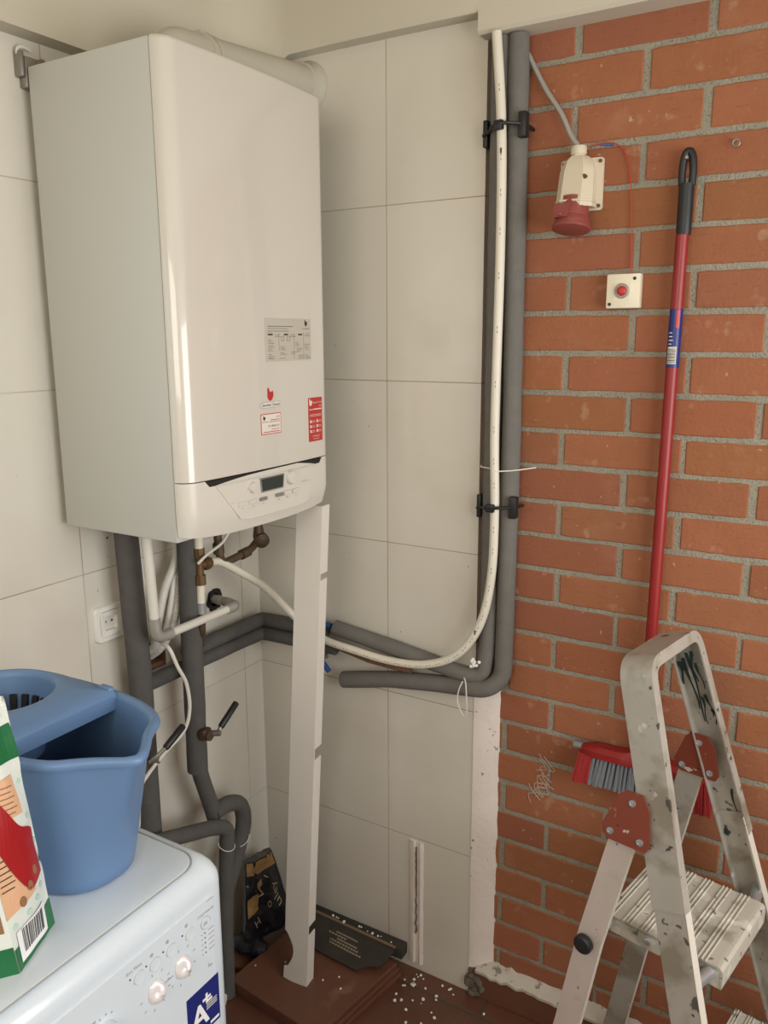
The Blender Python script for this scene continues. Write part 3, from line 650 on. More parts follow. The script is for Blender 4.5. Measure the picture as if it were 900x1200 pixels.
bm = BM(); add_tube(bm, [Vector((.102, -.230, 1.0225)).lerp(Vector((-.03, -.168, .998)), k / 30) for k in range(31)], .0105, 14, rf=lambda t, s: .0105 + .0016 * math.sin(s * 700)); obj('corrugated_end', bm, M_greyfit, dp)
bt = thing('brass_tee', 'old brass tee under the boiler where the white pipe joins', 'pipe fitting', (.12, -.346, 1.12))
bm = BM(); add_cyl(bm, (.12, -.346, 1.17), (.12, -.346, 1.105), .0088); add_cyl(bm, (.12, -.346, 1.188), (.12, -.346, 1.166), .0125, 8); add_cyl(bm, (.12, -.346, 1.125), (.12, -.346, 1.102), .0125, 8)
add_cyl(bm, (.12, -.346, 1.147), (.12, -.325, 1.147), .010); add_lathe(bm, (.12, -.333, 1.147), (0, 1, 0), [(.010, 0), (.015, .003), (.0155, .012), (.013, .019), (.010, .020)]); obj('body', bm, M_brass, bt)
bm = BM(); add_cyl(bm, (.12, -.346, 1.279), (.12, -.346, 1.186), .0105); obj('feed_pipe', bm, M_wpipe, bt)
bm = BM(); add_cyl(bm, (.12, -.346, 1.104), (.12, -.3475, 1.058), .0095); obj('down_pipe', bm, M_wpipe, bt)
bm = BM(); add_cyl(bm, (.12, -.3475, 1.060), (.12, -.3478, 1.034), .0105); obj('sleeve', bm, M_zinc, bt)
bm = BM(); add_tube(bm, round_path([(.12, -.3478, 1.036), (.118, -.348, .99), (.085, -.318, .935), (.045, -.31, .915)], .03), .0090, 10); obj('lower_pipe', bm, M_bronze, bt)
cv = thing('condensate_valve', 'dark bronze angled pipe with a round valve under the boiler near the corner', 'valve', (.12, -.2, 1.15))
bm = BM(); add_tube(bm, round_path([(.115, -.284, 1.279), (.12, -.280, 1.155), (.12, -.268, 1.133), (.12, -.235, 1.136), (.12, -.172, 1.143), (.118, -.140, 1.160)], .02), .0095, 12); obj('bent_pipe', bm, M_bronze, cv)
bm = BM(); add_lathe(bm, (.132, -.141, 1.163), (1, -.8, -.2), [(.012, -.024), (.017, -.02), (.019, 0), (.018, .006), (.013, .008), (.010, .0105), (.004, .011)]); add_cyl(bm, (.12, -.137, 1.17), (.118, -.136, 1.225), .015, 14, r1=.007); obj('valve_body', bm, M_bronze, cv)
for a, b in (((.12, -.281, 1.16), (.12, -.283, 1.185)), ((.12, -.205, 1.139), (.12, -.178, 1.1425))):
    bm = BM(); add_cyl(bm, a, b, .013, 8); obj('nut', bm, M_bronze, cv)
pipe('thin_cable', 'thin pale cable slanting up under the boiler front beside the brass tee', 'cable', smooth_path([(.140, -.372, 1.160), (.142, -.34, 1.176), (.142, -.29, 1.193), (.135, -.245, 1.23), (.12, -.2, 1.279)]), .0032, M_wire, 8)
# conduits rising from the wall box
cg = 'conduits from the wall box'
def corr(r): return lambda t, s: r * (1 + .07 * math.sin(s * 1150))
def fine(pts, n=26): return smooth_path(pts, n)
pipe('conduit', 'smooth white conduit bowing leftmost out of the rusty wall box', 'conduit', fine([(-.03, -.405, .925), (.012, -.400, .945), (.04, -.413, .99), (.052, -.409, 1.045), (.056, -.391, 1.10), (.06, -.362, 1.15), (.06, -.345, 1.20), (.06, -.34, 1.279)], 10), .0095, M_wpipe2, 12, cg)
pipe('conduit', 'slim white conduit between the smooth and the ribbed one over the wall box', 'conduit', fine([(-.03, -.385, .915), (.012, -.388, .945), (.05, -.392, 1.0), (.06, -.382, 1.06), (.06, -.366, 1.12), (.055, -.345, 1.16), (.05, -.33, 1.279)], 10), .0065, M_wpipe2, 10, cg)
pipe('conduit', 'ribbed white conduit next to the thick foam pipe over the wall box', 'conduit', fine([(-.03, -.372, .91), (.010, -.376, .94), (.045, -.374, .99), (.058, -.3625, 1.05), (.058, -.358, 1.12), (.055, -.345, 1.18), (.05, -.31, 1.279)]), .0110, M_wpipe2, 12, cg, corr(.0110))
rbx = thing('wall_box', 'rusty open junction box sunk in the left wall under the conduits', 'junction box', (-.02, -.381, .885))
bm = BM()
x0_, x1_ = -.045, -.001
for q in ((-.048, -.045, -.4105, -.3515, .8865, .9535), (x0_, x1_, -.4105, -.4085, .8865, .9535), (x0_, x1_, -.3535, -.3515, .8865, .9535), (x0_, x1_, -.4085, -.3535, .8865, .9), (x0_, x1_, -.4085, -.3535, .9515, .9535)): add_box(bm, *q)
obj('shell', bm, M_rust, rbx, smooth=False)
pipe('white_cable', 'white cable hanging from the wall box down to the valve behind the blue bucket', 'cable', smooth_path([(.012, -.392, .965), (.06, -.43, .985), (.118, -.452, .985), (.128, -.439, .939), (.132, -.419, .891), (.132, -.414, .828), (.130, -.434, .782), (.125, -.492, .752), (.118, -.532, .722), (.11, -.551, .690), (.10, -.555, .60)]), .0042, M_wire, 8)
# lever valves
def lever_valve(label, b, t):
    v = thing('lever_valve', label, 'valve', b, 'lever valves on the foam pipes')
    b = Vector(b)
    bm = BM(); add_cyl(bm, b + Vector((-.018, 0, 0)), b + Vector((.020, 0, 0)), .013, 8); add_box(bm, b.x - .004, b.x + .012, b.y - .014, b.y + .014, b.z - .012, b.z + .014, bev=.004); obj('body', bm, M_bronze, v)
    bm = BM(); add_cyl(bm, b + Vector((.014, .012, 0)), b + Vector((.032, .020, .002)), .0075, 10); obj('stem_nut', bm, M_steel, v)
    p = [b + Vector(q) for q in t]
    bm = BM(); add_tube(bm, round_path(p[:3], .01), .0045, 8); obj('lever', bm, M_steel, v)
    bm = BM(); d = (p[3] - p[2]).normalized(); add_tube(bm, [p[2] - d * .004, p[2], p[3], p[3] + d * .003], .0078, 10, rf=lambda u, s: .0062 if u in (0, 1) else .0080); obj('grip', bm, M_black, v)
lever_valve('lever valve with black grip on the foam pipe nearest the corner', (.122, -.362, .742), [(.024, .012, 0), (.026, .018, .003), (.027, .030, .014), (.028, .082, .050)])
lever_valve('lever valve with black grip just behind the blue bucket', (.094, -.527, .742), [(.030, -.006, .008), (.040, .002, .018), (.045, .030, .032), (.047, .080, .060)])

# ------------------------------------------------------------------ wall sockets
so = thing('wall_socket', 'white round-holed power socket on the left wall tiles', 'socket', (0, -.512, 1.0))
def wsurf(u, v, t): return Vector((t, u, v))
bm = BM(); a = rrect(-.5535, 1.003, -.4725, 1.083, .012); add_loft(bm, [[wsurf(u, v, .0003) for u, v in a], [wsurf(u, v, .007) for u, v in a], [wsurf(-.513 + (u + .513) * .95, 1.043 + (v - 1.043) * .95, .0105) for u, v in a], [wsurf(-.513 + (u + .513) * .72, 1.043 + (v - 1.043) * .72, .0105) for u, v in a], [wsurf(-.513 + (u + .513) * .70, 1.043 + (v - 1.043) * .70, .0020) for u, v in a]]); obj('frame', bm, M_whiteplug, so)
bm = BM(); rings = []
a = rrect(-.541, 1.0155, -.485, 1.0705, .004)
n_ = len(a)
def ringc(r, x): return [wsurf(-.513 + r * math.cos(math.atan2(v - 1.043, u + .513)), 1.043 + r * math.sin(math.atan2(v - 1.043, u + .513)), x) for u, v in a]
add_loft(bm, [[wsurf(u, v, .0022) for u, v in a], [wsurf(u, v, .0125) for u, v in a], ringc(.0235, .0125), ringc(.0225, .0118), ringc(.0205, .0118), ringc(.0195, .0030), ringc(.004, .003)]); obj('insert', bm, M_whiteplug, so)
for dy in (-.0085, .0085):
    bm = BM(); add_cyl(bm, (.0028, -.513 + dy, 1.045), (.0034, -.513 + dy, 1.045), .0027, 12); obj('pin_hole', bm, M_dark, so)
for dz in (-.0175, .0175):
    bm = BM(); add_box(bm, .004, .0118, -.5155, -.5105, 1.043 + dz - .0015, 1.043 + dz + .0015, bev=.0005); obj('earth_clip', bm, M_steel, so)
# industrial socket on the brick wall
Y0 = YB - .0018
iso = thing('industrial_socket', 'cream and red industrial power socket mounted on the bricks below a grey cable', 'socket', (.845, Y0, 1.87))
bm = BM(); a = rrect(.806, 1.893, .892, 1.991, .006); add_prism(bm, [(u, Y0 - .006, v) for u, v in a], (0, .006, 0)); obj('back_plate', bm, M_cream, iso)
bm = BM()
def bodyr(z, hw2, d, cxx=.846): return [(cxx - hw2, Y0 - .005, z), (cxx - hw2, Y0 - d * .62, z), (cxx - hw2 * .55, Y0 - d, z), (cxx + hw2 * .55, Y0 - d, z), (cxx + hw2, Y0 - d * .62, z), (cxx + hw2, Y0 - .005, z)]
add_loft(bm, [bodyr(1.897, .036, .060), bodyr(1.905, .036, .062), bodyr(1.9055, .0375, .064), bodyr(1.909, .0375, .064), bodyr(1.91, .0365, .060), bodyr(1.965, .034, .046), bodyr(1.984, .028, .040), bodyr(1.993, .018, .034)]); obj('housing', bm, M_cream, iso, angle=30)
bm = BM(); add_lathe(bm, (.846, Y0 - .021, 1.990), (0, 0, 1), [(.013, 0), (.013, .006), (.0155, .0065), (.0155, .018), (.014, .022), (.008, .0225)], 20); obj('cable_gland', bm, M_cream, iso)
bm = BM(); add_lathe(bm, (.846, Y0 - .034, 1.912), (0, -.22, -1), [(.029, 0), (.029, .018), (.030, .02), (.030, .036), (.034, .040), (.035, .052), (.030, .054)], 22); obj('red_collar', bm, M_red, iso)
bm = BM(); add_prism(bm, [(.820, Y0 - .0735, 1.902), (.848, Y0 - .0745, 1.902), (.848, Y0 - .080, 1.876), (.820, Y0 - .079, 1.876)], (0, .014, -.002)); add_box(bm, .829, .838, Y0 - .083, Y0 - .07, 1.878, 1.884, bev=.001); obj('flap_catch', bm, M_red, iso)
bm = BM(); add_lathe(bm, (.846, Y0 - .046, 1.862), (0, -.22, -1), [(.036, 0), (.0375, .003), (.037, .008), (.030, .0105)], 22); obj('flap_lid', bm, M_red, iso)
for (u, v) in ((.8115, 1.984), (.8855, 1.984), (.8855, 1.901)):
    bm = BM(); add_cyl(bm, (u, Y0 - .0055, v), (u, Y0 - .0085, v), .0036, 10); obj('screw', bm, M_bronze, iso)
bm = BM(); add_cyl(bm, (.868, Y0 - .040, 1.951), (.868, Y0 - .049, 1.951), .0045, 10); obj('screw', bm, M_bronze, iso)
pipe('grey_cable', 'grey cable slanting from the beam down into the industrial socket', 'cable', smooth_path([(.712, .006, 2.234), (.737, .010, 2.186), (.771, .008, 2.127), (.806, .004, 2.077), (.828, .001, 2.035), (.8455, -.001, 2.012)]), .0052, M_greyfit, 10)
# push button
pb = thing('push_button', 'cream square push-button box with red button on the bricks', 'button', (.947, YB, 1.703))
def qsurf(y): return lambda u, v, t: Vector((u, y - t, v))
bm = BM(); add_box(bm, .914, .979, YB - .024, YB, 1.7035, 1.769, bev=.0025); obj('box', bm, M_ivory, pb)
bm = BM(); add_slab(bm, qsurf(YB - .024), rrect(.929, 1.719, .962, 1.753, .002), t1=.0010); obj('face_plate', bm, M_ivory, pb, smooth=False)
bm = BM(); add_lathe(bm, (.9455, YB - .025, 1.7365), (0, -1, 0), [(.0145, 0), (.0145, .003), (.012, .004), (.0115, .002)], 24); obj('collar', bm, M_greyfit, pb)
bm = BM(); add_lathe(bm, (.9455, YB - .025, 1.7365), (0, -1, 0), [(.0095, 0), (.0095, .004), (.008, .006), (.004, .007), (.001, .0072)], 20); obj('red_button', bm, M_redlab, pb)
for (u, v) in ((.9685, 1.7595), (.9215, 1.7115)):
    bm = BM(); add_cyl(bm, (u, YB - .0235, v), (u, YB - .0246, v), .0034, 10); obj('screw', bm, M_kblack, pb)
pipe('red_wire', 'thin red wire running down the bricks to the push button', 'wire', smooth_path([(.858, .019, 2.013), (.885, .019, 2.016), (.915, .018, 2.011), (.935, .018, 1.985), (.946, .018, 1.93), (.9505, .018, 1.868), (.9545, .018, 1.80), (.9545, .018, 1.770)]), .0011, M_redwire, 6)
bm = BM(); add_slab(bm, qsurf(YB), [(.878, 2.0145), (.888, 2.0175), (.897, 2.017), (.908, 2.0115), (.901, 2.0105), (.89, 2.012)], t0=-.002, t1=.0025); tag(obj('paint_smear', bm, M_bluewire), 'blue smear on the mortar joint above the push button', 'paint mark')
sn = thing('screw_eye', 'small screw ring in the brick right of the broom grip', 'screw', (1.132, YB, 1.988))
bm = BM(); add_tube(bm, [(1.132 + .006 * math.cos(a), .008, 1.987 + .006 * math.sin(a)) for a in [2 * PI * k / 14 for k in range(15)]], .0018, 6); add_cyl(bm, (1.128, .012, 1.992), (1.126, YB + .002, 1.994), .0022); obj('ring', bm, M_steel, sn)

# ------------------------------------------------------------------ broom
bo = thing('broom', 'red broom with black grip hanging upright against the bricks', 'broom', (1.047, -.012, .69))
YS = .004
def bx(z): return 1.0442 + (z - 1.06) * .0085
bm = BM(); add_cyl(bm, (bx(.80), YS - .006, .80), (bx(1.845), YS, 1.845), .0118, 18); obj('stick', bm, M_redstick, bo)
bm = BM(); ov = []
G = 1.0525
add_tube(bm, [(G, YS, z) for z in (1.835, 1.842, 1.87, 1.90, 1.925)], .0135, 18, rf=lambda t, s: .0138 if t > .1 else .0130)
# flattened hanging loop at the top
loop = [(.0125, 1.922), (.0135, 1.945), (.0115, 1.967), (.006, 1.979), (0, 1.9815), (-.006, 1.979), (-.0115, 1.967), (-.0135, 1.945), (-.0125, 1.922)]
add_tube(bm, smooth_path([(G + a * .72, YS, z) for a, z in loop], 5), .0068, 10)
obj('grip', bm, M_black, bo)
bm = BM(); add_tube(bm, [(bx(z), YS - .0011, z) for z in (1.59, 1.60, 1.70)], .0124, 18); obj('label_sleeve', bm, M_navy, bo)['label'] = 'navy label sleeve with pale print'
bm = BM()
def ssurf(u, v, t): 
    a = u; return Vector((bx(v) + (.0124 + t) * math.sin(a), YS - .0011 - (.0124 + t) * math.cos(a), v))
def crect(u0, v0, u1, v1, mi, t1):
    n = max(1, int((u1 - u0) / .12))
    for k in range(n): add_slab(bm, ssurf, rect(u0 + (u1 - u0) * k / n, v0, u0 + (u1 - u0) * (k + 1) / n, v1), mi, t0=.0001, t1=t1)
crect(.25, 1.665, .8, 1.698, 0, .0005)
for q in range(6): crect(-.7, 1.655 - q * .007, -.2 + .1 * (q % 3), 1.6565 - q * .007, 1, .0005)
crect(-.75, 1.597, .65, 1.630, 2, .0004)
for q in range(9): crect(-.6, 1.600 + q * .003, .5, 1.6008 + q * .003 + (q % 2) * .0006, 3, .0007)
obj('label_print', bm, [M_redlab, M_wprint, M_stick, M_kblack], bo, smooth=False)
hx, hz = 1.047, .765
bm = BM(); rings = []
for k in range(17):
    t = -1 + 2 * k / 16; e = math.sqrt(max(0, 1 - abs(t) ** 5)) * .75 + .25
    x = hx + t * .138; zt = hz + .013 * e + .014 * max(0, 1 - abs(t) * 3.2); yh = .022 * e
    rings.append([(x, -.012 - yh, hz - .010), (x, -.012 - yh, hz + .004), (x, -.012 - yh * .55, zt), (x, -.012 + yh * .55, zt), (x, -.012 + yh, hz + .004), (x, -.012 + yh, hz - .010)])
add_loft(bm, rings); obj('head_block', bm, M_redstick, bo)
bm = BM(); add_cyl(bm, (hx, -.010, hz + .02), (bx(.82), YS - .006, .825), .017, 16, r1=.0145); obj('socket', bm, M_redstick, bo)
for s in (-1, 1):
    bm = BM(); add_tube(bm, [(hx + s * .132, -.014, hz + .003), (hx + s * .150, -.014, hz + .002)], .008, 10); obj('end_bumper', bm, M_btn, bo)
rt_ = random.Random(11)
def tufts(bm, xs, spread):
    for x in xs:
        for j in range(3):
            y = -.026 + .014 * j
            for q in range(5):
                dx, dy = rt_.uniform(-.004, .004), rt_.uniform(-.003, .003)
                t = (x - hx) / .13
                add_tube(bm, [(x + dx * .4, y + dy * .4, hz - .008), (x + dx + t * spread, y + dy - .008 + (j - 1) * .006, hz - .068 + rt_.uniform(-.004, .003))], .0022, 5, rf=lambda u, s: .0020 + .0008 * u)
bm = BM(); tufts(bm, [hx - .100 + .200 * k / 23 for k in range(24)], .010); obj('grey_bristles', bm, M_greybris, bo)['kind'] = 'stuff'
bm = BM(); tufts(bm, [hx + sg * q for sg in (-1, 1) for q in (.108, .113, .118, .123, .128, .133)], .007); o = obj('red_bristles', bm, M_redbris, bo); o['kind'] = 'stuff'
nl = thing('nail', 'nail in the bricks through the hanging hole of the broom grip', 'nail', (G, YB, 1.966))
bm = BM(); add_cyl(bm, (G, YB + .004, 1.966), (G, -.012, 1.968), .0017, 8); add_cyl(bm, (G, -.011, 1.968), (G, -.0125, 1.968), .003, 10); obj('shaft', bm, M_steel, nl)

# ------------------------------------------------------------------ white board leaning under the boiler
lb = thing('white_board', 'tall narrow white plastic board with notched edge standing under the boiler corner', 'board', (.28, -.23, .044))
bm = BM()
b0 = Vector((.2435, -.2445, .0445)); bt_ = Vector((.290, -.203, 1.2805))
ua = Vector((1, .10, 0)).normalized(); va = Vector((-.10, 1, 0)).normalized()
wB, wT, dep = .064, .066, .034
def bp(s, t, d):  # s across 0..1, t up 0..1, d depth
    o_ = b0.lerp(bt_, t); return o_ + ua * (s * (wB + (wT - wB) * t)) + va * d
# outline of the wide face with the scooped cut near the foot
outl = [(0, 0), (1, -.010)]
right = [(1, 1)]
left = [(0, 1)]
cut = [(0, .105)] + [(.34 * math.sin(PI * k / 12), .105 - (.105 - .028) * k / 12) for k in range(1, 12)] + [(0, .024)]
cut = [(-.05, .112), (.02, .110)] + [(.10 + .25 * math.sin(PI * k / 12), .104 - (.104 - .030) * k / 12) for k in range(0, 13)] + [(-.06, .027)]
prof = [(-.08, 0), (.96, -.010), (1, -.007), (1, 1), (0, 1)] + cut
add_loft(bm, [[bp(s, t, .004 if 0 else 0) for s, t in prof], [bp(s, t, .003) for s, t in prof]])
# return flange in three lengths, leaving the two small notches open
for t0, t1 in ((-.007, .112), (.134, .4995), (.523, .86), (.872, 1)):
    add_loft(bm, [[bp(s, t, d) for s, d in ((.955, .0031), (1, .0031), (1, dep), (.955, dep))] for t in (t0, t1)])
obj('panel', bm, M_pvc, lb, smooth=False)

# ------------------------------------------------------------------ things on the floor in the corner
tg = 'loose terracotta tiles'
q0 = [Vector((.128, -.313, 0)), Vector((.152, -.030, 0)), Vector((.462, -.058, 0)), Vector((.417, -.300, 0))]
q0 = [Vector((.122, -.318, 0)), Vector((.150, -.012, 0)), Vector((.462, -.050, 0)), Vector((.417, -.345, 0))]
for i, (zb, zt, dx, dy, lab) in enumerate(((.0005, .0135, .012, .006, 'bottom terracotta floor tile of the loose stack in the corner'), (.0138, .0268, .006, .002, 'middle terracotta floor tile of the loose stack in the corner'), (.0271, .0400, 0, 0, 'top terracotta floor tile of the loose stack, white board standing on it'))):
    bm = BM(); pts = [p + Vector((dx, dy * .3, 0)) for p in q0]
    c_ = sum(pts, Vector()) / 4
    def ins(p, s): return c_ + (p - c_) * (1 - s)
    add_loft(bm, [[ins(p, .006) + Vector((0, 0, zb)) for p in pts], [p + Vector((0, 0, zb + .002)) for p in pts], [p + Vector((0, 0, zt - .002)) for p in pts], [ins(p, .008) + Vector((0, 0, zt)) for p in pts]])
    tag(obj('floor_tile', bm, M_terra, smooth=False, base=(c_.x, c_.y, zb)), lab, 'tile', tg)
for pts, z0, th, lab in (([(.060, -.262), (.045, -.200), (.085, -.170), (.128, -.190), (.120, -.245)], .0005, .012, 'broken terracotta tile shard lying left of the white board'),
                         ([(.018, -.305), (.012, -.255), (.052, -.268), (.055, -.300)], .0005, .012, 'small broken tile shard next to the washing machine corner')):
    bm = BM(); add_loft(bm, [[(x, y, z0) for x, y in pts], [(x, y, z0 + th) for x, y in pts]]); tag(obj('tile_shard', bm, M_terra, smooth=False, base=(*pts[0], z0)), lab, 'tile shard', 'tile shards')
bm = BM(); add_box(bm, -.02, .02, -.03, .03, 0, .022, bev=.004, mtx=Matrix.Translation((.115, -.350, .001)) @ Matrix.Rotation(.5, 4, 'Z')); tag(obj('plaster_lump', bm, M_crumb, base=(.115, -.35, .001)), 'pale plaster lump on the floor beside the washing machine', 'lump')
# black film package in the corner
pk = thing('film_package', 'crumpled black printed film package slumped in the wall corner', 'package', (.09, -.12, .0))
bl, brr, tl_, tr_ = Vector((.085, -.215, .045)), Vector((.125, -.052, .042)), Vector((.085, -.198, .285)), Vector((.085, -.088, .262))
def ksurf(u, v, t):
    wv = 1 if v < .45 else 1 - (v - .45) * .25
    a = bl.lerp(tl_, v); b = brr.lerp(tr_, v); p = a.lerp(b, u)
    nrm = Vector((.82, -.52, .2)).normalized()
    cr = noise.noise((u * 3.1, v * 4.3, .3)) * .012 + noise.noise((u * 8, v * 11, 2)) * .004 + .012 * math.sin(PI * u)
    return p + nrm * (cr + t)
bm = BM(); nu, nv = 16, 26
fr = [[bm.verts.new(ksurf(i / nu, j / nv, 0)) for i in range(nu + 1)] for j in range(nv + 1)]
bk = [[bm.verts.new(ksurf(i / nu, j / nv, -.022 - .02 * math.sin(PI * i / nu))) for i in range(nu + 1)] for j in range(nv + 1)]
for j in range(nv):
    for i in range(nu):
        bm.faces.new((fr[j][i], fr[j][i + 1], fr[j + 1][i + 1], fr[j + 1][i])); bm.faces.new((bk[j][i + 1], bk[j][i], bk[j + 1][i], bk[j + 1][i + 1]))
    for i in (0, nu): bm.faces.new((fr[j][i], fr[j + 1][i], bk[j + 1][i], bk[j][i]))
for j in (0, nv):
    for i in range(nu): bm.faces.new((fr[j][i], fr[j][i + 1], bk[j][i + 1], bk[j][i]))
obj('film', bm, M_film, pk)
bm = BM()
def kgrid(u0, v0, u1, v1, mi, sh=0):
    n = 6; V = [[bm.verts.new(ksurf(u0 + (u1 - u0) * i / n, v0 + (v1 - v0) * j / n + sh * i / n, .0012)) for i in range(n + 1)] for j in range(n + 1)]
    for j in range(n):
        for i in range(n): bm.faces.new((V[j][i], V[j][i + 1], V[j + 1][i + 1], V[j + 1][i])).material_index = mi
kgrid(.04, .84, .96, .99, 0); kgrid(.30, .66, .44, .74, 0, .03); kgrid(.05, .34, .30, .56, 0, .05)
def ktx(u, v, t): return ksurf(u, v, t + .0014)
for s, u, v, h, r in (('uley', .86, .30, .16, 1.75), ('V', .42, .50, .16, 1.2), ('o', .52, .34, .14, .4), ('H', .22, .17, .12, .5), ('I', .62, .72, .13, 1.2)): add_text(bm, ktx, s, u, v, h, 1, rot=r)
for q in range(4): kgrid(.15, .94 - q * .022, .15 + .35 + .08 * (q % 2), .945 - q * .022, 2)
obj('package_print', bm, [M_ochre, M_ochre2, M_kblack], pk, smooth=False)['label'] = 'ochre patches and pale lettering on the film'
bm = BM(); rings = []
for j in range(9):
    t = j / 8; rr = .055 * math.sin(PI * (.12 + .8 * t)); cz = .052 * t
    rings.append([(.085 + rr * 1.0 * math.cos(a) * (1 + .25 * noise.noise((a * 2, t * 4, 0))), -.195 + rr * .62 * math.sin(a), .0145 + cz + .01 * noise.noise((a, t * 5, 3))) for a in [2 * PI * k / 18 for k in range(18)]])
add_loft(bm, rings); tag(obj('plastic_wrap', bm, M_film, base=(.085, -.195, .014)), 'wad of black plastic wrap at the foot of the printed package', 'plastic wrap')
# flattened dark box leaning at the foot of the back wall
db = thing('flat_carton', 'flattened dark carton with pale print on the tile stack against the wall', 'carton', (.33, -.07, .04))
e0, e1_, f0, f1 = Vector((.175, -.118, .0425)), Vector((.425, -.135, .0425)), Vector((.175, -.040, .078)), Vector((.455, -.050, .072))
def dsurf(u, v, t):
    p = e0.lerp(e1_, u).lerp(f0.lerp(f1, u), v); return p + Vector((0, -.35, .9)) * t
prof = [(0, 0), (.5, -.01), (.86, 0), (.90, .22), (.95, .30), (1.0, .34), (1.02, .6), (1.0, 1), (.5, 1.02), (0, 1)]
bm = BM(); add_slab(bm, dsurf, prof, t0=0, t1=.007); obj('panel', bm, M_board2, db, smooth=False)
bm = BM(); add_box(bm, .165, .468, -.036, -.004, .0405, .072, bev=.003)
for v in bm.verts: v.co += Vector((0, noise.noise(v.co * 30) * .003, noise.noise(v.co * 25) * .003))
obj('side_flap', bm, M_board2, db)
bm = BM(); add_tube(bm, [(.170 + .285 * k / 12, -.043 - .004 * k / 12, .086 - .004 * k / 12 + .002 * noise.noise((k, 0, 0))) for k in range(13)], .004, 6); obj('torn_edge', bm, M_card, db)
bm = BM()
for q, (a, b) in enumerate(((.36, .80), (.34, .74), (.45, .70), (.10, .55), (.40, .66))):
    n = 12
    for k in range(n):
        u = a + (b - a) * k / n; add_slab(bm, dsurf, rect(u, .36 + q * .09, u + (b - a) / n * .72, .40 + q * .09), 0, t0=.006, t1=.0075)
obj('carton_print', bm, M_ochre2, db, smooth=False)
# white crumbs on the floor
rc = random.Random(21); bm = BM()
def crumb(p, r):
    R = bmesh.ops.create_icosphere(bm, subdivisions=1, radius=r)
    for v in R['verts']: v.co = Vector(p) + Vector((v.co.x * rc.uniform(.7, 1.3), v.co.y * rc.uniform(.7, 1.3), v.co.z * .8))
for k in range(34):
    a = rc.gauss(.535, .06); b = rc.gauss(-.085, .065)
    if b > -.012: b = -.02
    r = rc.uniform(.0018, .0048)
    inst = (a < .47 and b > -.36)
    if a < .48: a = .48 + rc.uniform(0, .1)
    crumb((a, b, r * .8), r)
for k in range(12):
    a = rc.uniform(.20, .46); crumb((a, -.041 + rc.uniform(-.006, .006), .089 + .001), rc.uniform(.0020, .0045))
for (a, b) in ((.15, -.25), (.21, -.20), (.33, -.20), (.36, -.17), (.385, -.2)): crumb((a, b, .0425), .0028)
for k in range(9): crumb((rc.uniform(.66, 1.0), rc.uniform(-.3, -.02), .003), .0032)
tag(obj('white_crumbs', bm, M_crumb), 'white foam crumbs scattered on the floor by the tile stack', 'crumbs', kind='stuff')

# ------------------------------------------------------------------ washing machine
WX0, WX1, WYA, WYB, WZ = .05, .602, -1.42, -.822, .870
wm = thing('washing_machine', 'white washing machine with knobs and a navy A+ sticker under the blue bucket', 'washing machine', (.32, -1.12, 0))
bm = BM()
def wring(z, s): 
    a = rrect(WX0 + s, WYA + s, WX1 - s * 1.6, WYB - s, .022, 6); return [(u, v, z) for u, v in a]
add_loft(bm, [wring(.012, .004), wring(.02, 0), wring(.83, 0), wring(.842, .0012), wring(.853, .005), wring(.862, .0115), wring(.868, .021), wring(.870, .034), wring(.8695, .06)])
obj('cabinet', bm, M_wash, wm, angle=60)
for x in (.10, .55):
    for y in (-1.37, -.87):
        bm = BM(); add_cyl(bm, (x, y, 0), (x, y, .014), .02, 14); obj('foot', bm, M_black, wm)
def topr(z, s): return [(u, v, z) for u, v in rrect(.09 + s, WYA + .03 + s, .586 - s, WYB - .030 - s, .042 - s * .5, 8)]
bm = BM(); add_loft(bm, [topr(.868, 0), topr(.8702, .0008), topr(.8708, .003)]); obj('worktop', bm, M_wash, wm, angle=60)
bm = BM(); a = topr(.8698, -.0012); add_tube(bm, [Vector(p) for p in a] + [Vector(a[0])], .0012, 6); obj('worktop_seam', bm, M_greyline, wm)
def fsurf(u, v, t): return Vector((WX1 + t, u, v))
bm = BM(); a = rrect(-1.385, .56, -.852, .818, .006); add_loft(bm, [[fsurf(u, v, -.002) for u, v in a], [fsurf(u, v, .0012) for u, v in a], [fsurf(-1.12 + (u + 1.12) * .997, .69 + (v - .69) * .993, .0022) for u, v in a]]); wp_ = obj('control_fascia', bm, M_washp, wm)
def gsurf(u, v, t): return fsurf(u, v, t + .0022)
for y, z in ((-.975, .739), (-.923, .741)):
    bm = BM(); rings = []
    for j in range(8):
        t = j / 7; s = math.sqrt(max(0, 1 - t ** 2.2)); 
        ring = []
        for k in range(22):
            a = 2 * PI * k / 22; ru = .0148 * (s * .92 + .08 * (1 - t)); rv = .0188 * (s * .9 + .10 * (1 - t))
            u = ru * math.cos(a); v = rv * math.sin(a)
            h = .0005 + .015 * t * (.70 + .3 * math.cos(a * 1 + .6))
            ring.append(gsurf(y + u, z + v, h))
        rings.append(ring)
    add_loft(bm, rings); kn = obj('program_knob', bm, M_chrome, wp_, angle=70)
    bm = BM()
    for k in range(9):
        a = math.radians(20 + 40 * k)
        if k % 9 == 3: continue
        ca, sa = math.cos(a), math.sin(a); c0 = (y + .027 * ca, z + .029 * sa)
        add_slab(bm, gsurf, [(c0[0] + .0022 * ca - .0008 * sa, c0[1] + .0022 * sa + .0008 * ca), (c0[0] - .0022 * ca - .0008 * sa, c0[1] - .0022 * sa + .0008 * ca), (c0[0] - .0022 * ca + .0008 * sa, c0[1] - .0022 * sa - .0008 * ca), (c0[0] + .0022 * ca + .0008 * sa, c0[1] + .0022 * sa - .0008 * ca)], t1=.0005)
    obj('knob_ticks', bm, M_greyline, wp_, smooth=False)
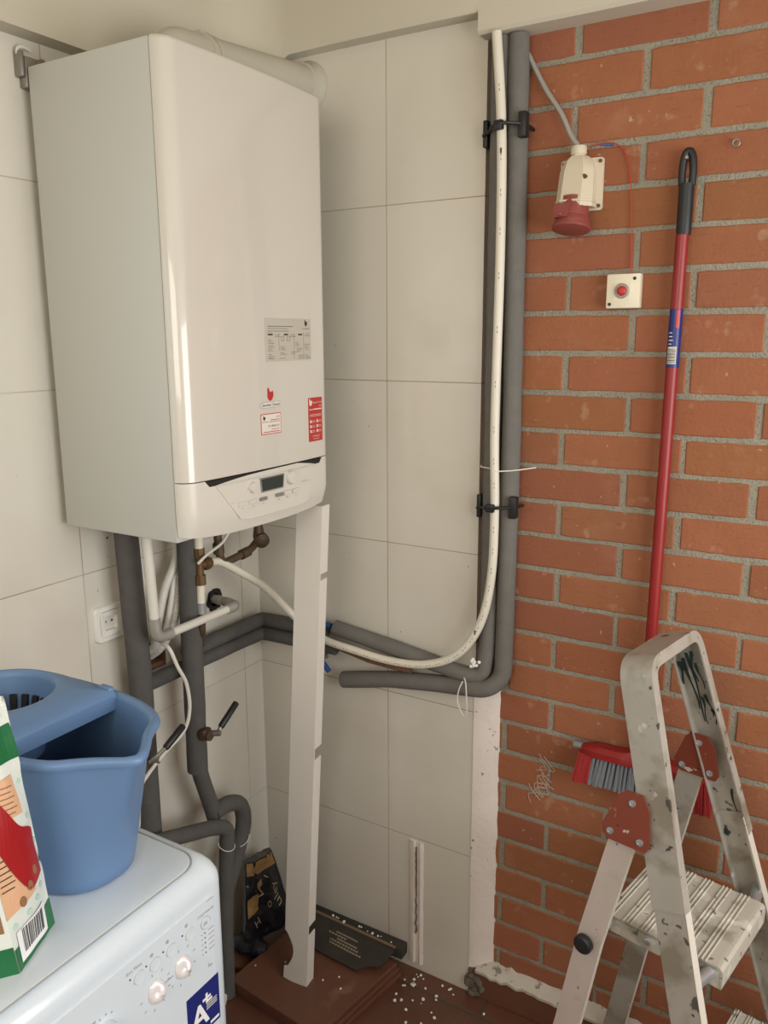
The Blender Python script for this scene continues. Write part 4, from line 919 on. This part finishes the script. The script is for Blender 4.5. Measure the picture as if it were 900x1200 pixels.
for y, z in ((-1.008, .786), (-.979, .786), (-.947, .786), (-.909, .786)):
    y += .006
    bm = BM(); add_lathe(bm, gsurf(y, z - .004, 0), (1, 0, 0), [(.0098, 0), (.0098, .0008), (.009, .0016), (.006, .0012)], 20); obj('button', bm, M_washp, wp_)
    bm = BM(); n = 12
    arc = [(y + .0105 * math.cos(a), z - .004 + .0105 * math.sin(a)) for a in [math.radians(45 + 160 * k / n) for k in range(n + 1)]] + [(y + .0092 * math.cos(a), z - .004 + .0092 * math.sin(a)) for a in [math.radians(205 - 160 * k / n) for k in range(n + 1)]]
    add_slab(bm, gsurf, arc, t1=.0012); obj('button_arc', bm, M_mid, wp_, smooth=False)
    bm = BM(); add_slab(bm, gsurf, circ(y - .016, z + .004, .0013, 10), t1=.0008); obj('indicator_dot', bm, M_kblack, wp_, smooth=False)
bm = BM(); add_lathe(bm, gsurf(-.871, .780, 0), (1, 0, 0), [(.0095, 0), (.0095, .001), (.0088, .0016), (.006, .0012)], 20); obj('start_button', bm, M_washp, wp_)
bm = BM(); n = 22
arc = [(-.871 + .0102 * math.cos(a), .780 + .0102 * math.sin(a)) for a in [2 * PI * k / n for k in range(n)]]
for k in range(n): add_slab(bm, gsurf, [arc[k], arc[(k + 1) % n], (-.871 + .0094 * math.cos(2 * PI * (k + 1) / n), .780 + .0094 * math.sin(2 * PI * (k + 1) / n)), (-.871 + .0094 * math.cos(2 * PI * k / n), .780 + .0094 * math.sin(2 * PI * k / n))], t1=.001)
add_text(bm, gsurf, '30', -.8765, .777, .006, t1=.0020)
for s, u, v, h in (('Eco Time', -1.024, .799, .0052), ('START/PAUSE', -.887, .7945, .0042)): add_text(bm, gsurf, s, u, v, h, t1=.0006)
for u, v in ((-.978, .800), (-.948, .8005), (-.910, .801)): 
    add_slab(bm, gsurf, circ(u, v, .003, 10), t1=.0005)
for q in range(5):
    add_slab(bm, gsurf, rect(-.866, .763 - q * .0085, -.854, .7645 - q * .0085), t1=.0005); add_slab(bm, gsurf, rect(-.8815, .763 - q * .0085, -.8785, .7645 - q * .0085), t1=.0005)
add_text(bm, gsurf, '1', -.872, .700, .008, t1=.0006); add_slab(bm, gsurf, rect(-.867, .700, -.862, .703), t1=.0006)
add_slab(bm, gsurf, rect(-.866, .812, -.852, .8132), t1=.0005)
add_slab(bm, gsurf, rect(-.957, .738, -.941, .740), t1=.0005)
add_slab(bm, gsurf, rect(-1.098, .7705, -1.078, .7735), t1=.0005)
for k in range(7):
    a = math.radians(60 + 22 * k); add_slab(bm, gsurf, circ(-1.065 + .026 * math.cos(a), .742 + .028 * math.sin(a), .0015, 8), t1=.0006)
obj('panel_print', bm, M_greyline, wp_, smooth=False)
bm = BM()
for q in range(5): add_slab(bm, gsurf, circ(-.8735, .7635 - q * .0085, .0011, 8), t1=.0008)
obj('indicator_lights', bm, M_kblack, wp_, smooth=False)
bm = BM(); add_lathe(bm, gsurf(-1.065, .742, 0), (1, 0, 0), [(.019, 0), (.018, .012), (.012, .016), (.004, .0165)], 24); obj('main_dial', bm, M_washp, wp_)
bm = BM(); add_slab(bm, gsurf, rect(-.919, .595, -.8500, .677), 0, t1=.0006)
add_text(bm, gsurf, 'A', -.9125, .612, .040, 1, t1=.0010, bold=.03); add_text(bm, gsurf, '+', -.8875, .640, .024, 1, t1=.0010, bold=.04)
for q, (a, b) in enumerate(((-.879, -.866), (-.879, -.856), (-.879, -.856), (-.879, -.856))): add_slab(bm, gsurf, rect(a, .643 - q * .0042, b, .6452 - q * .0042 + (.002 if q == 0 else 0)), 1 if q == 0 else 2, t1=.0009)
add_slab(bm, gsurf, rect(-.872, .600, -.853, .6045), 1, t1=.0009)
obj('energy_sticker', bm, [M_navy, M_wprint, M_mid], wp_, smooth=False)['label'] = 'navy A+ energy sticker with white lettering'
# door (just out of the frame, below the panel)
bm = BM(); add_lathe(bm, (WX1, -1.12, .34), (1, 0, 0), [(.185, 0), (.185, .012), (.165, .022), (.14, .020), (.12, .010), (.02, .004)], 40); obj('door_ring', bm, M_washp, wm)

# ------------------------------------------------------------------ mop bucket
TZ = .8712
bk_ = thing('mop_bucket', 'blue oval mop bucket with wringer insert standing on the washing machine', 'bucket', (.37, -.955, TZ))
RZ = 1.100
def oval(cx, cy, a, b, z, sp=0, n=64, e=2.5):
    out = []
    for k in range(n):
        t = 2 * PI * k / n; c, s = math.cos(t), math.sin(t)
        x = cx + a * math.copysign(abs(c) ** (2 / e), c); y = cy + b * math.copysign(abs(s) ** (2 / e), s)
        if sp: 
            d = t if t < PI else t - 2 * PI
            x += sp * (1.25 * math.exp(-((d + .10) / .19) ** 2) - .38 * math.exp(-((d + .58) / .24) ** 2) - .38 * math.exp(-((d - .38) / .24) ** 2))
        out.append((x, y, z))
    return out
def bring(t, inset=0):
    return oval(.372 - .010 * (1 - t), -.955, .152 + .043 * t - inset, .086 + .021 * t - inset, TZ + .0005 + (RZ - TZ) * t, .022 * max(0, t - .25) / .75)
bm = BM()
rings = [bring(0, .012), bring(0, .004), bring(.015, .0005)] + [bring(.1 + .88 * k / 8) for k in range(9)]
def rimr(dr, dz): return [(x, y, RZ + dz) for x, y, z in oval(.372, -.955, .195 + dr, .107 + dr, RZ, .024)]
rings += [rimr(.002, -.009), rimr(.0095, -.009), rimr(.0115, -.004), rimr(.0095, .001), rimr(.004, .0035), rimr(-.001, .002), rimr(-.004, -.003)]
rings += [bring(.98 - .88 * k / 8, .004) for k in range(9)] + [bring(.04, .006), [(x * .4 + .366 * .6, y * .4 - .955 * .6, z) for x, y, z in bring(.03, .01)]]
add_loft(bm, rings, cap=True); obj('tub', bm, M_bucket, bk_, angle=60)
# wringer: sloping plate with a sunken slotted cone over the wall-side half
bm = BM(); ccx, ccy = .285, -.958
outer = []; n = 64
for k in range(n):
    t = 2 * PI * k / n; c, s = math.cos(t), math.sin(t)
    x = .372 + .193 * math.copysign(abs(c) ** .8, c); y = -.955 + .105 * math.copysign(abs(s) ** .8, s)
    x = min(x, .420 - .55 * 0 )
    outer.append((x, y))
def wr(ro, z, f): # blend from outer outline (f=0) to circle
    out = []
    for (x, y) in outer:
        a = math.atan2(y - ccy, x - ccx); out.append((x * (1 - f) + (ccx + ro * math.cos(a)) * f, y * (1 - f) + (ccy + ro * .92 * math.sin(a)) * f, z))
    return out
def zz(r, drop=.032): return [(x, y, z - drop * max(0, min(1, (x - .345) / .075)) * 0) for x, y, z in r]
add_loft(bm, [wr(.1, RZ - .022, 0), wr(.1, RZ + .001, 0), wr(.1, RZ + .0065, .03), wr(.1, RZ + .012, .35), wr(.092, RZ + .017, .75), wr(.086, RZ + .020, .94), wr(.083, RZ + .018, 1), wr(.081, RZ + .008, 1), wr(.072, RZ - .03, 1), wr(.058, RZ - .085, 1), wr(.02, RZ - .09, 1)], cap=False)
wri = obj('wringer', bm, M_bucket, bk_, angle=60)
for k in range(22):
    a = 2 * PI * k / 22
    bm = BM(); ca, sa = math.cos(a), math.sin(a)
    def cp_(z, r, da): return Vector((ccx + r * math.cos(a + da), ccy + r * .92 * math.sin(a + da), z))
    pts = [cp_(RZ - .045, .0665, -.075), cp_(RZ - .045, .0665, .075), cp_(RZ - .018, .0735, .075), cp_(RZ - .018, .0735, -.075)]
    add_prism(bm, pts, Vector((-ca, -sa, 0)) * .004); obj('drain_slot', bm, M_dark, wri, smooth=False)
for y, sgn in ((-.853, 1), (-1.057, -1)):
    bm = BM(); add_box(bm, .385, .412, y - .006, y + .006, RZ - .01, RZ + .012, bev=.003); obj('clip_lug', bm, M_bucket, bk_)
# wire handle folded down to the wall side
bm = BM(); P = smooth_path([(.37, -.842, RZ - .004), (.30, -.838, RZ - .005), (.20, -.855, RZ - .006), (.155, -.90, RZ - .007), (.148, -.955, RZ - .007), (.155, -1.01, RZ - .007), (.20, -1.055, RZ - .006), (.30, -1.072, RZ - .005), (.37, -1.068, RZ - .004)], 6)
add_tube(bm, P, .0035, 8); obj('handle', bm, M_bucket, bk_)

# ------------------------------------------------------------------ pet-food bag on the machine
bg = thing('food_bag', 'white and green printed food bag with barcode standing in front of the bucket', 'bag', (.5, -1.14, TZ))
A, B_, Cc, D = Vector((.512, -1.061, TZ)), Vector((.552, -1.142, TZ)), Vector((.47, -1.25, TZ)), Vector((.40, -1.16, TZ))
At, Bt = Vector((.520, -1.1035, 1.222)), Vector((.508, -1.165, 1.235))
Ct, Dt = Vector((.455, -1.27, 1.24)), Vector((.462, -1.21, 1.235))
def gs(u, v, t, a=A, b=B_, at=At, bt=Bt):      # u 0 at the fold, 1 at the right edge
    p = b.lerp(a, u).lerp(bt.lerp(at, u), v)
    nrm = Vector((.90, .42, .08)).normalized()
    return p + nrm * (t + .010 * math.sin(PI * min(1, v * 1.15)) * math.sin(PI * u) + .003 * noise.noise((u * 3, v * 6, 1)))
bm = BM(); nu, nv = 8, 22
def side(a, b, at, bt, fn=None):
    V = [[bm.verts.new((fn or (lambda u, v: b.lerp(a, u).lerp(bt.lerp(at, u), v)))(i / nu, j / nv)) for i in range(nu + 1)] for j in range(nv + 1)]
    for j in range(nv):
        for i in range(nu): bm.faces.new((V[j][i], V[j][i + 1], V[j + 1][i + 1], V[j + 1][i]))
side(A, B_, At, Bt, lambda u, v: gs(u, v, 0)); side(B_, Cc, Bt, Ct); side(Cc, D, Ct, Dt); side(D, A, Dt, At)
bm.faces.new([bm.verts.new(p) for p in (A, B_, Cc, D)]); bm.faces.new([bm.verts.new(p) for p in (At, Bt, Ct, Dt)])
bmesh.ops.remove_doubles(bm, verts=bm.verts, dist=.0006); obj('film', bm, M_bagw, bg)
def gdec(bm, poly, mi, t=.0010): 
    # polygon filled as a fan of fine strips so that it follows the film
    add_slab(bm, gs, poly, mi, t0=.0002, t1=t)
def strip(bm, u0, u1, vlo, vhi, mi, n=10, t=.0012):
    L_ = []
    for k in range(n + 1):
        u = u0 + (u1 - u0) * k / n; L_.append((bm.verts.new(gs(u, vlo(u), t)), bm.verts.new(gs(u, (vlo(u) * .67 + vhi(u) * .33), t)), bm.verts.new(gs(u, (vlo(u) * .33 + vhi(u) * .67), t)), bm.verts.new(gs(u, vhi(u), t))))
    for a, b in zip(L_, L_[1:]):
        for q in range(3): bm.faces.new((a[q], b[q], b[q + 1], a[q + 1])).material_index = mi
bm = BM()
strip(bm, 0, 1, lambda u: 0, lambda u: .085 + .04 * u ** 2, 0)
strip(bm, 0, 1, lambda u: .735 + .02 * u, lambda u: .84 + .055 * u, 0)
strip(bm, .10, .80, lambda u: .02, lambda u: .135 + .02 * u, 1, t=.0018)                       # barcode panel
rr = random.Random(4); u = .20
while u < .72:
    w_ = rr.uniform(.008, .03); strip(bm, u, u + w_, lambda q: .045, lambda q: .135, 2, 1, t=.0024); u += w_ + rr.uniform(.012, .025)
strip(bm, 0, .62, lambda u: .20 + .05 * u, lambda u: .46, 3)
strip(bm, 0, .72, lambda u: .545, lambda u: .685 + .02 * u, 3)
strip(bm, 0, .84, lambda u: .52 - .27 * math.sin(PI / 2 * min(1, u / .55)) + .10 * max(0, u - .55), lambda u: .60 + .03 * math.sin(u * 9) - .34 * max(0, u - .30) ** 1.2, 4, 16, t=.0030)
for q in range(6): strip(bm, .02, .22 + .03 * (q % 2), lambda u: .30 + .022 * q, lambda u: .304 + .022 * q, 2, 3, t=.0022)
for q in range(6): strip(bm, .05, .55 + .06 * (q % 2), lambda u: .56 + .020 * q, lambda u: .564 + .020 * q, 5, 4, t=.0022)
for (u, v) in ((.30, .23), (.48, .27), (.66, .31)): add_slab(bm, gs, circ(u, v, .055, 10, .020), 5, t0=.0005, t1=.003)
for (u, v) in ((.12, .16), (.42, .17), (.66, .19), (.82, .22), (.88, .30), (.80, .93), (.5, .95), (.3, .91), (.88, .66), (.86, .52), (.93, .40)): add_slab(bm, gs, circ(u, v, .06, 10, .012), 6, t0=.0003, t1=.0013)
obj('front_print', bm, [M_bagg, M_wprint, M_kblack, M_bagp, M_bagr, M_bagb, M_bagm], bg, smooth=False)['label'] = 'printed panel with green bands, red shape and barcode'
def gs2(u, v, t):
    p = Cc.lerp(B_, u).lerp(Ct.lerp(Bt, u), v); return p + Vector((.75, -.62, 0)) * t
bm = BM(); add_slab(bm, gs2, rect(0.02, 0, 1, .10), 0, t1=.0012); add_slab(bm, gs2, rect(.02, .74, 1, .84), 0, t1=.0012); add_slab(bm, gs2, rect(.1, .16, .96, .5), 1, t1=.0010)
obj('side_print', bm, [M_bagg, M_bagb], bg, smooth=False)

# ------------------------------------------------------------------ step ladder
e1 = Vector((.983, -.185, 0)).normalized(); e2 = Vector((-e1.y, e1.x, 0)); UP = Vector((0, 0, 1))
def L(a, b, z): return e1 * a + e2 * b + UP * z
BC = -.018
la = thing('step_ladder', 'paint-splashed aluminium step ladder standing in front of the brick wall', 'ladder', L(1.16, BC, 0))
KL = .28
def ar(z): return 1.26 - KL * (z - .66)
HWT = [(0, .235), (.3, .207), (.6, .176), (.77, .155), (.9, .135), (1.06, .100), (1.2, .08)]
def hw(z):
    for (z0, h0), (z1, h1) in zip(HWT, HWT[1:]):
        if z <= z1: return h0 + (h1 - h0) * (z - z0) / (z1 - z0)
def sweep(bm, P, Wd, sec, flip=1, mi=0):
    P = [Vector(p) for p in P]; rings = []
    for i, p in enumerate(P):
        t = (P[min(i + 1, len(P) - 1)] - P[max(i - 1, 0)]).normalized()
        w_ = (Wd - t * Wd.dot(t)).normalized(); n_ = t.cross(w_) * flip
        rings.append([p + n_ * a + w_ * b for a, b in sec])
    add_loft(bm, rings, mi)
def csec(w_, fl, t=.0028): return [(0, -w_), (0, w_), (-fl, w_), (-fl, w_ - t), (-t, w_ - t), (-t, -w_ + t), (-fl, -w_ + t), (-fl, -w_)]
Wn = (e1 + UP * KL).normalized()
near = [(BC - hw(z), z) for z in (.012, .3, .6, .74)]
hoop = [(BC - hw(z), z) for z in (.74, .83, .9, 1.0)] + [(BC - .104, 1.098), (BC - .088, 1.107)]
hoop = round_path([(BC - hw(.72), 0, .72), (BC - hw(.9), 0, .9), (BC - .108, 0, 1.117), (BC + .108, 0, 1.117), (BC + hw(.9), 0, .9), (BC + hw(.72), 0, .72)], .042, 7)
bm = BM(); sweep(bm, [L(ar(p.z), p.x, p.z) for p in hoop], Wn, csec(.029, .021), flip=-1); obj('hand_hoop', bm, M_ladder, la, angle=35)
for s in (-1, 1):
    bm = BM(); sweep(bm, [L(ar(z), BC + s * (hw(z) - .0035), z) for z in (.012, .3, .6, .755)], Wn, csec(.0265, .021), flip=s * 1 if s == 1 else -1); 
    fr_ = obj('front_rail', bm, M_ladder, la, angle=35)
    bm = BM(); sweep(bm, [L(ar(z), BC + s * (hw(z) - .0035), z) for z in (0, .04)], Wn, [(.003, -.029), (.003, .029), (-.018, .029), (-.018, -.029)], flip=s * 1 if s == 1 else -1); obj('rubber_foot', bm, M_black, fr_)
    # pale strip: daylight on the front flange, painted as a lighter colour
    bm = BM(); P = [L(ar(z), BC + s * (hw(z) - .014), z) + Wn * .0272 for z in (.02, .3, .6, .755)]; sweep(bm, P, Wn, [(.0102, 0), (.0102, .0008), (-.0102, .0008), (-.0102, 0)]); obj('lit_edge', bm, M_edge, la)
legs = {-1: [(1.000, -.216, .012), (1.078, -.196, .412), (1.106, -.180, .596), (1.1545, -.1515, .845)], 1: [(.992, .158, .012), (1.013, .160, .117), (1.077, .146, .461), (1.163, .113, .854)]}
for s in (-1, 1):
    P = [L(*p) for p in legs[s]]; Wl = (e1 - UP * .18).normalized()
    bm = BM(); sweep(bm, P, Wl, csec(.0225, .013), flip=-1); lg = obj('rear_leg', bm, M_pinkbounce if s == -1 else M_ladder, la, angle=35)
    bm = BM(); sweep(bm, [L(legs[s][0][0] - .002, legs[s][0][1], 0), L(legs[s][0][0] + .004, legs[s][0][1], .035)], Wl, [(.003, -.025), (.003, .025), (-.016, .025), (-.016, -.025)], flip=s if s == 1 else -1); obj('rubber_foot', bm, M_black, lg)
    bm = BM(); sweep(bm, [p + Wl * .0228 + e2 * .006 for p in P], Wl, [(.0062, 0), (.0062, .0008), (-.0062, .0008), (-.0062, 0)]); obj('lit_edge', bm, M_edge, la)  # same painted daylight down the front flange of the leg
# red hinge plates
for s in (-1, 1):
    outl = [(1.150, .896), (1.180, .896), (1.196, .870), (1.205, .800), (1.198, .786), (1.120, .786), (1.108, .794), (1.106, .812), (1.136, .885)]
    outl = [(1.150, .896), (1.180, .896), (1.194, .872), (1.201, .815), (1.195, .803), (1.128, .803), (1.116, .811), (1.114, .826), (1.137, .885)]
    if s == 1: outl = [(a + .010, z + .012) for a, z in outl]
    def hp(a, z, d): return L(a, BC + s * (hw(z) + .002) + d, z)
    bm = BM(); d0 = -.0042 if s == -1 else -.0210
    add_loft(bm, [[hp(a, z, d0) for a, z in outl], [hp(a, z, d0 + .0032) for a, z in outl]]); hg = obj('hinge_plate', bm, M_redplate, la, smooth=False)
    for a, z in ((1.163, .878), (1.130, .818), (1.184, .818)):
        if s == 1: z += .012; a += .010
        c_ = hp(a, z, d0 + (-.001 if s == -1 else -.001)); bm = BM(); add_lathe(bm, c_, -e2, [(.0062, -.002), (.0062, .0012), (.0035, .0016), (.003, .0006)], 14); obj('rivet', bm, M_zinc, hg)
    if s == 1:     # outer twin of the plate
        bm = BM(); add_loft(bm, [[hp(a, z, .001) for a, z in outl], [hp(a, z, .0042) for a, z in outl]]); obj('hinge_plate', bm, M_redplate, la, smooth=False)
# round stop on the near rear leg
bm = BM(); add_lathe(bm, L(1.101, -.188, .589), -e2, [(.017, -.002), (.017, .008), (.014, .011), (.004, .0115)], 20); obj('rubber_stop', bm, M_black, la)
# treads: ribbed plate with turned-down sides and a rounded nosing
def tread(zt, a0, a1, hb, mname='tread', skirt=.040):
    bm = BM(); n = 168; top = []
    prof = []
    for k in range(n + 1):
        t = k / n; a = a0 + (a1 - .012 - a0) * t
        q7 = t * 6 % 1; rib = .0026 * max(0, math.sin(q7 * 2 * PI * 5)) ** .6 if q7 < .6 else 0
        prof.append((a, zt + rib))
    prof += [(a1 - .006, zt - .001), (a1 - .001, zt - .006), (a1, zt - .014), (a1 - .001, zt - skirt), (a1 - .005, zt - skirt), (a1 - .006, zt - .008), (a0, zt - .004)]
    add_loft(bm, [[L(a, BC + s * hb, z) for a, z in prof] for s in (-1, 1)])
    # side skirts
    for s in (-1, 1):
        pts = [(a0, zt - .003), (a1 - .014, zt - .003), (a1 - .004, zt - .012), (a1 - .004, zt - skirt), (a1 - .03, zt - skirt * .95), (a1 - .08, zt - .034), (a0, zt - .032)]
        add_loft(bm, [[L(a, BC + s * hb, z) for a, z in pts], [L(a, BC + s * (hb - .003), z) for a, z in pts]])
    return obj(mname, bm, M_tread, la, smooth=True, angle=25)
tread(.620, 1.108, 1.322, .108)
tread(.335, 1.275, 1.440, .150, 'tread', .035)
for s in (-1, 1):
    bm = BM(); hb = hw(.607)
    add_cyl(bm, L(1.300, BC + s * .106, .604), L(1.288, BC + s * (hb - .006), .604), .011, 14); obj('spacer_bolt', bm, M_zinc, la)
    bm = BM(); add_cyl(bm, L(1.120, BC + s * .106, .603), L(1.112, BC + s * (.158 if s == -1 else .150), .603), .006, 12); obj('pivot_rod', bm, M_zinc, la)
    bm = BM(); add_cyl(bm, L(1.36, BC + s * .148, .318), L(1.36, BC + s * (hw(.318) - .004), .318), .009, 12); obj('spacer_bolt', bm, M_zinc, la)
bm = BM(); add_lathe(bm, L(1.190, BC - .108, .602), -e2, [(.0065, -.001), (.0065, .001), (.005, .002), (.002, .0021)], 14); obj('rivet', bm, M_zinc, la)
# paint drips on the far rail, seen on its inner face
bm = BM()
def rsurf(s, inner):
    def fn(u, v, t): # u across the rail (along Wn), v height
        z = v; b = BC + s * (hw(z) - (.0036 if inner else -.0004)) - (e2.dot(e2)) * (t if s == 1 else t)
        return L(ar(z), b, z) + Wn * u - Wn.dot(UP) * Vector((0, 0, 0))
    return fn
f_in = rsurf(1, True)
def drip(bm, fn, u, z0, z1, w0):
    n = 7; l = []; r = []
    for k in range(n + 1):
        t = k / n; z = z0 + (z1 - z0) * t; w_ = w0 * (1 - .75 * t) * (1 + .3 * math.sin(t * 9)); x = u + .003 * math.sin(t * 5 + u * 300)
        l.append((x - w_, z)); r.append((x + w_, z))
    add_slab(bm, fn, l + r[::-1], t0=.0001, t1=.0008)
for u, z0, z1, w0 in ((-.020, 1.055, 1.010, .0045), (-.008, 1.062, .960, .0035), (-.001, 1.072, .935, .003), (.006, 1.075, 1.015, .003), (.013, 1.052, 1.00, .0022), (.002, .985, .93, .002), (.014, .99, .945, .0025), (.018, .96, .93, .003), (.010, .80, .73, .0022)): drip(bm, f_in, u, z0, z1, w0)
obj('paint_drips', bm, M_drip, la, smooth=False)['label'] = 'dark green paint drips on the far rail'
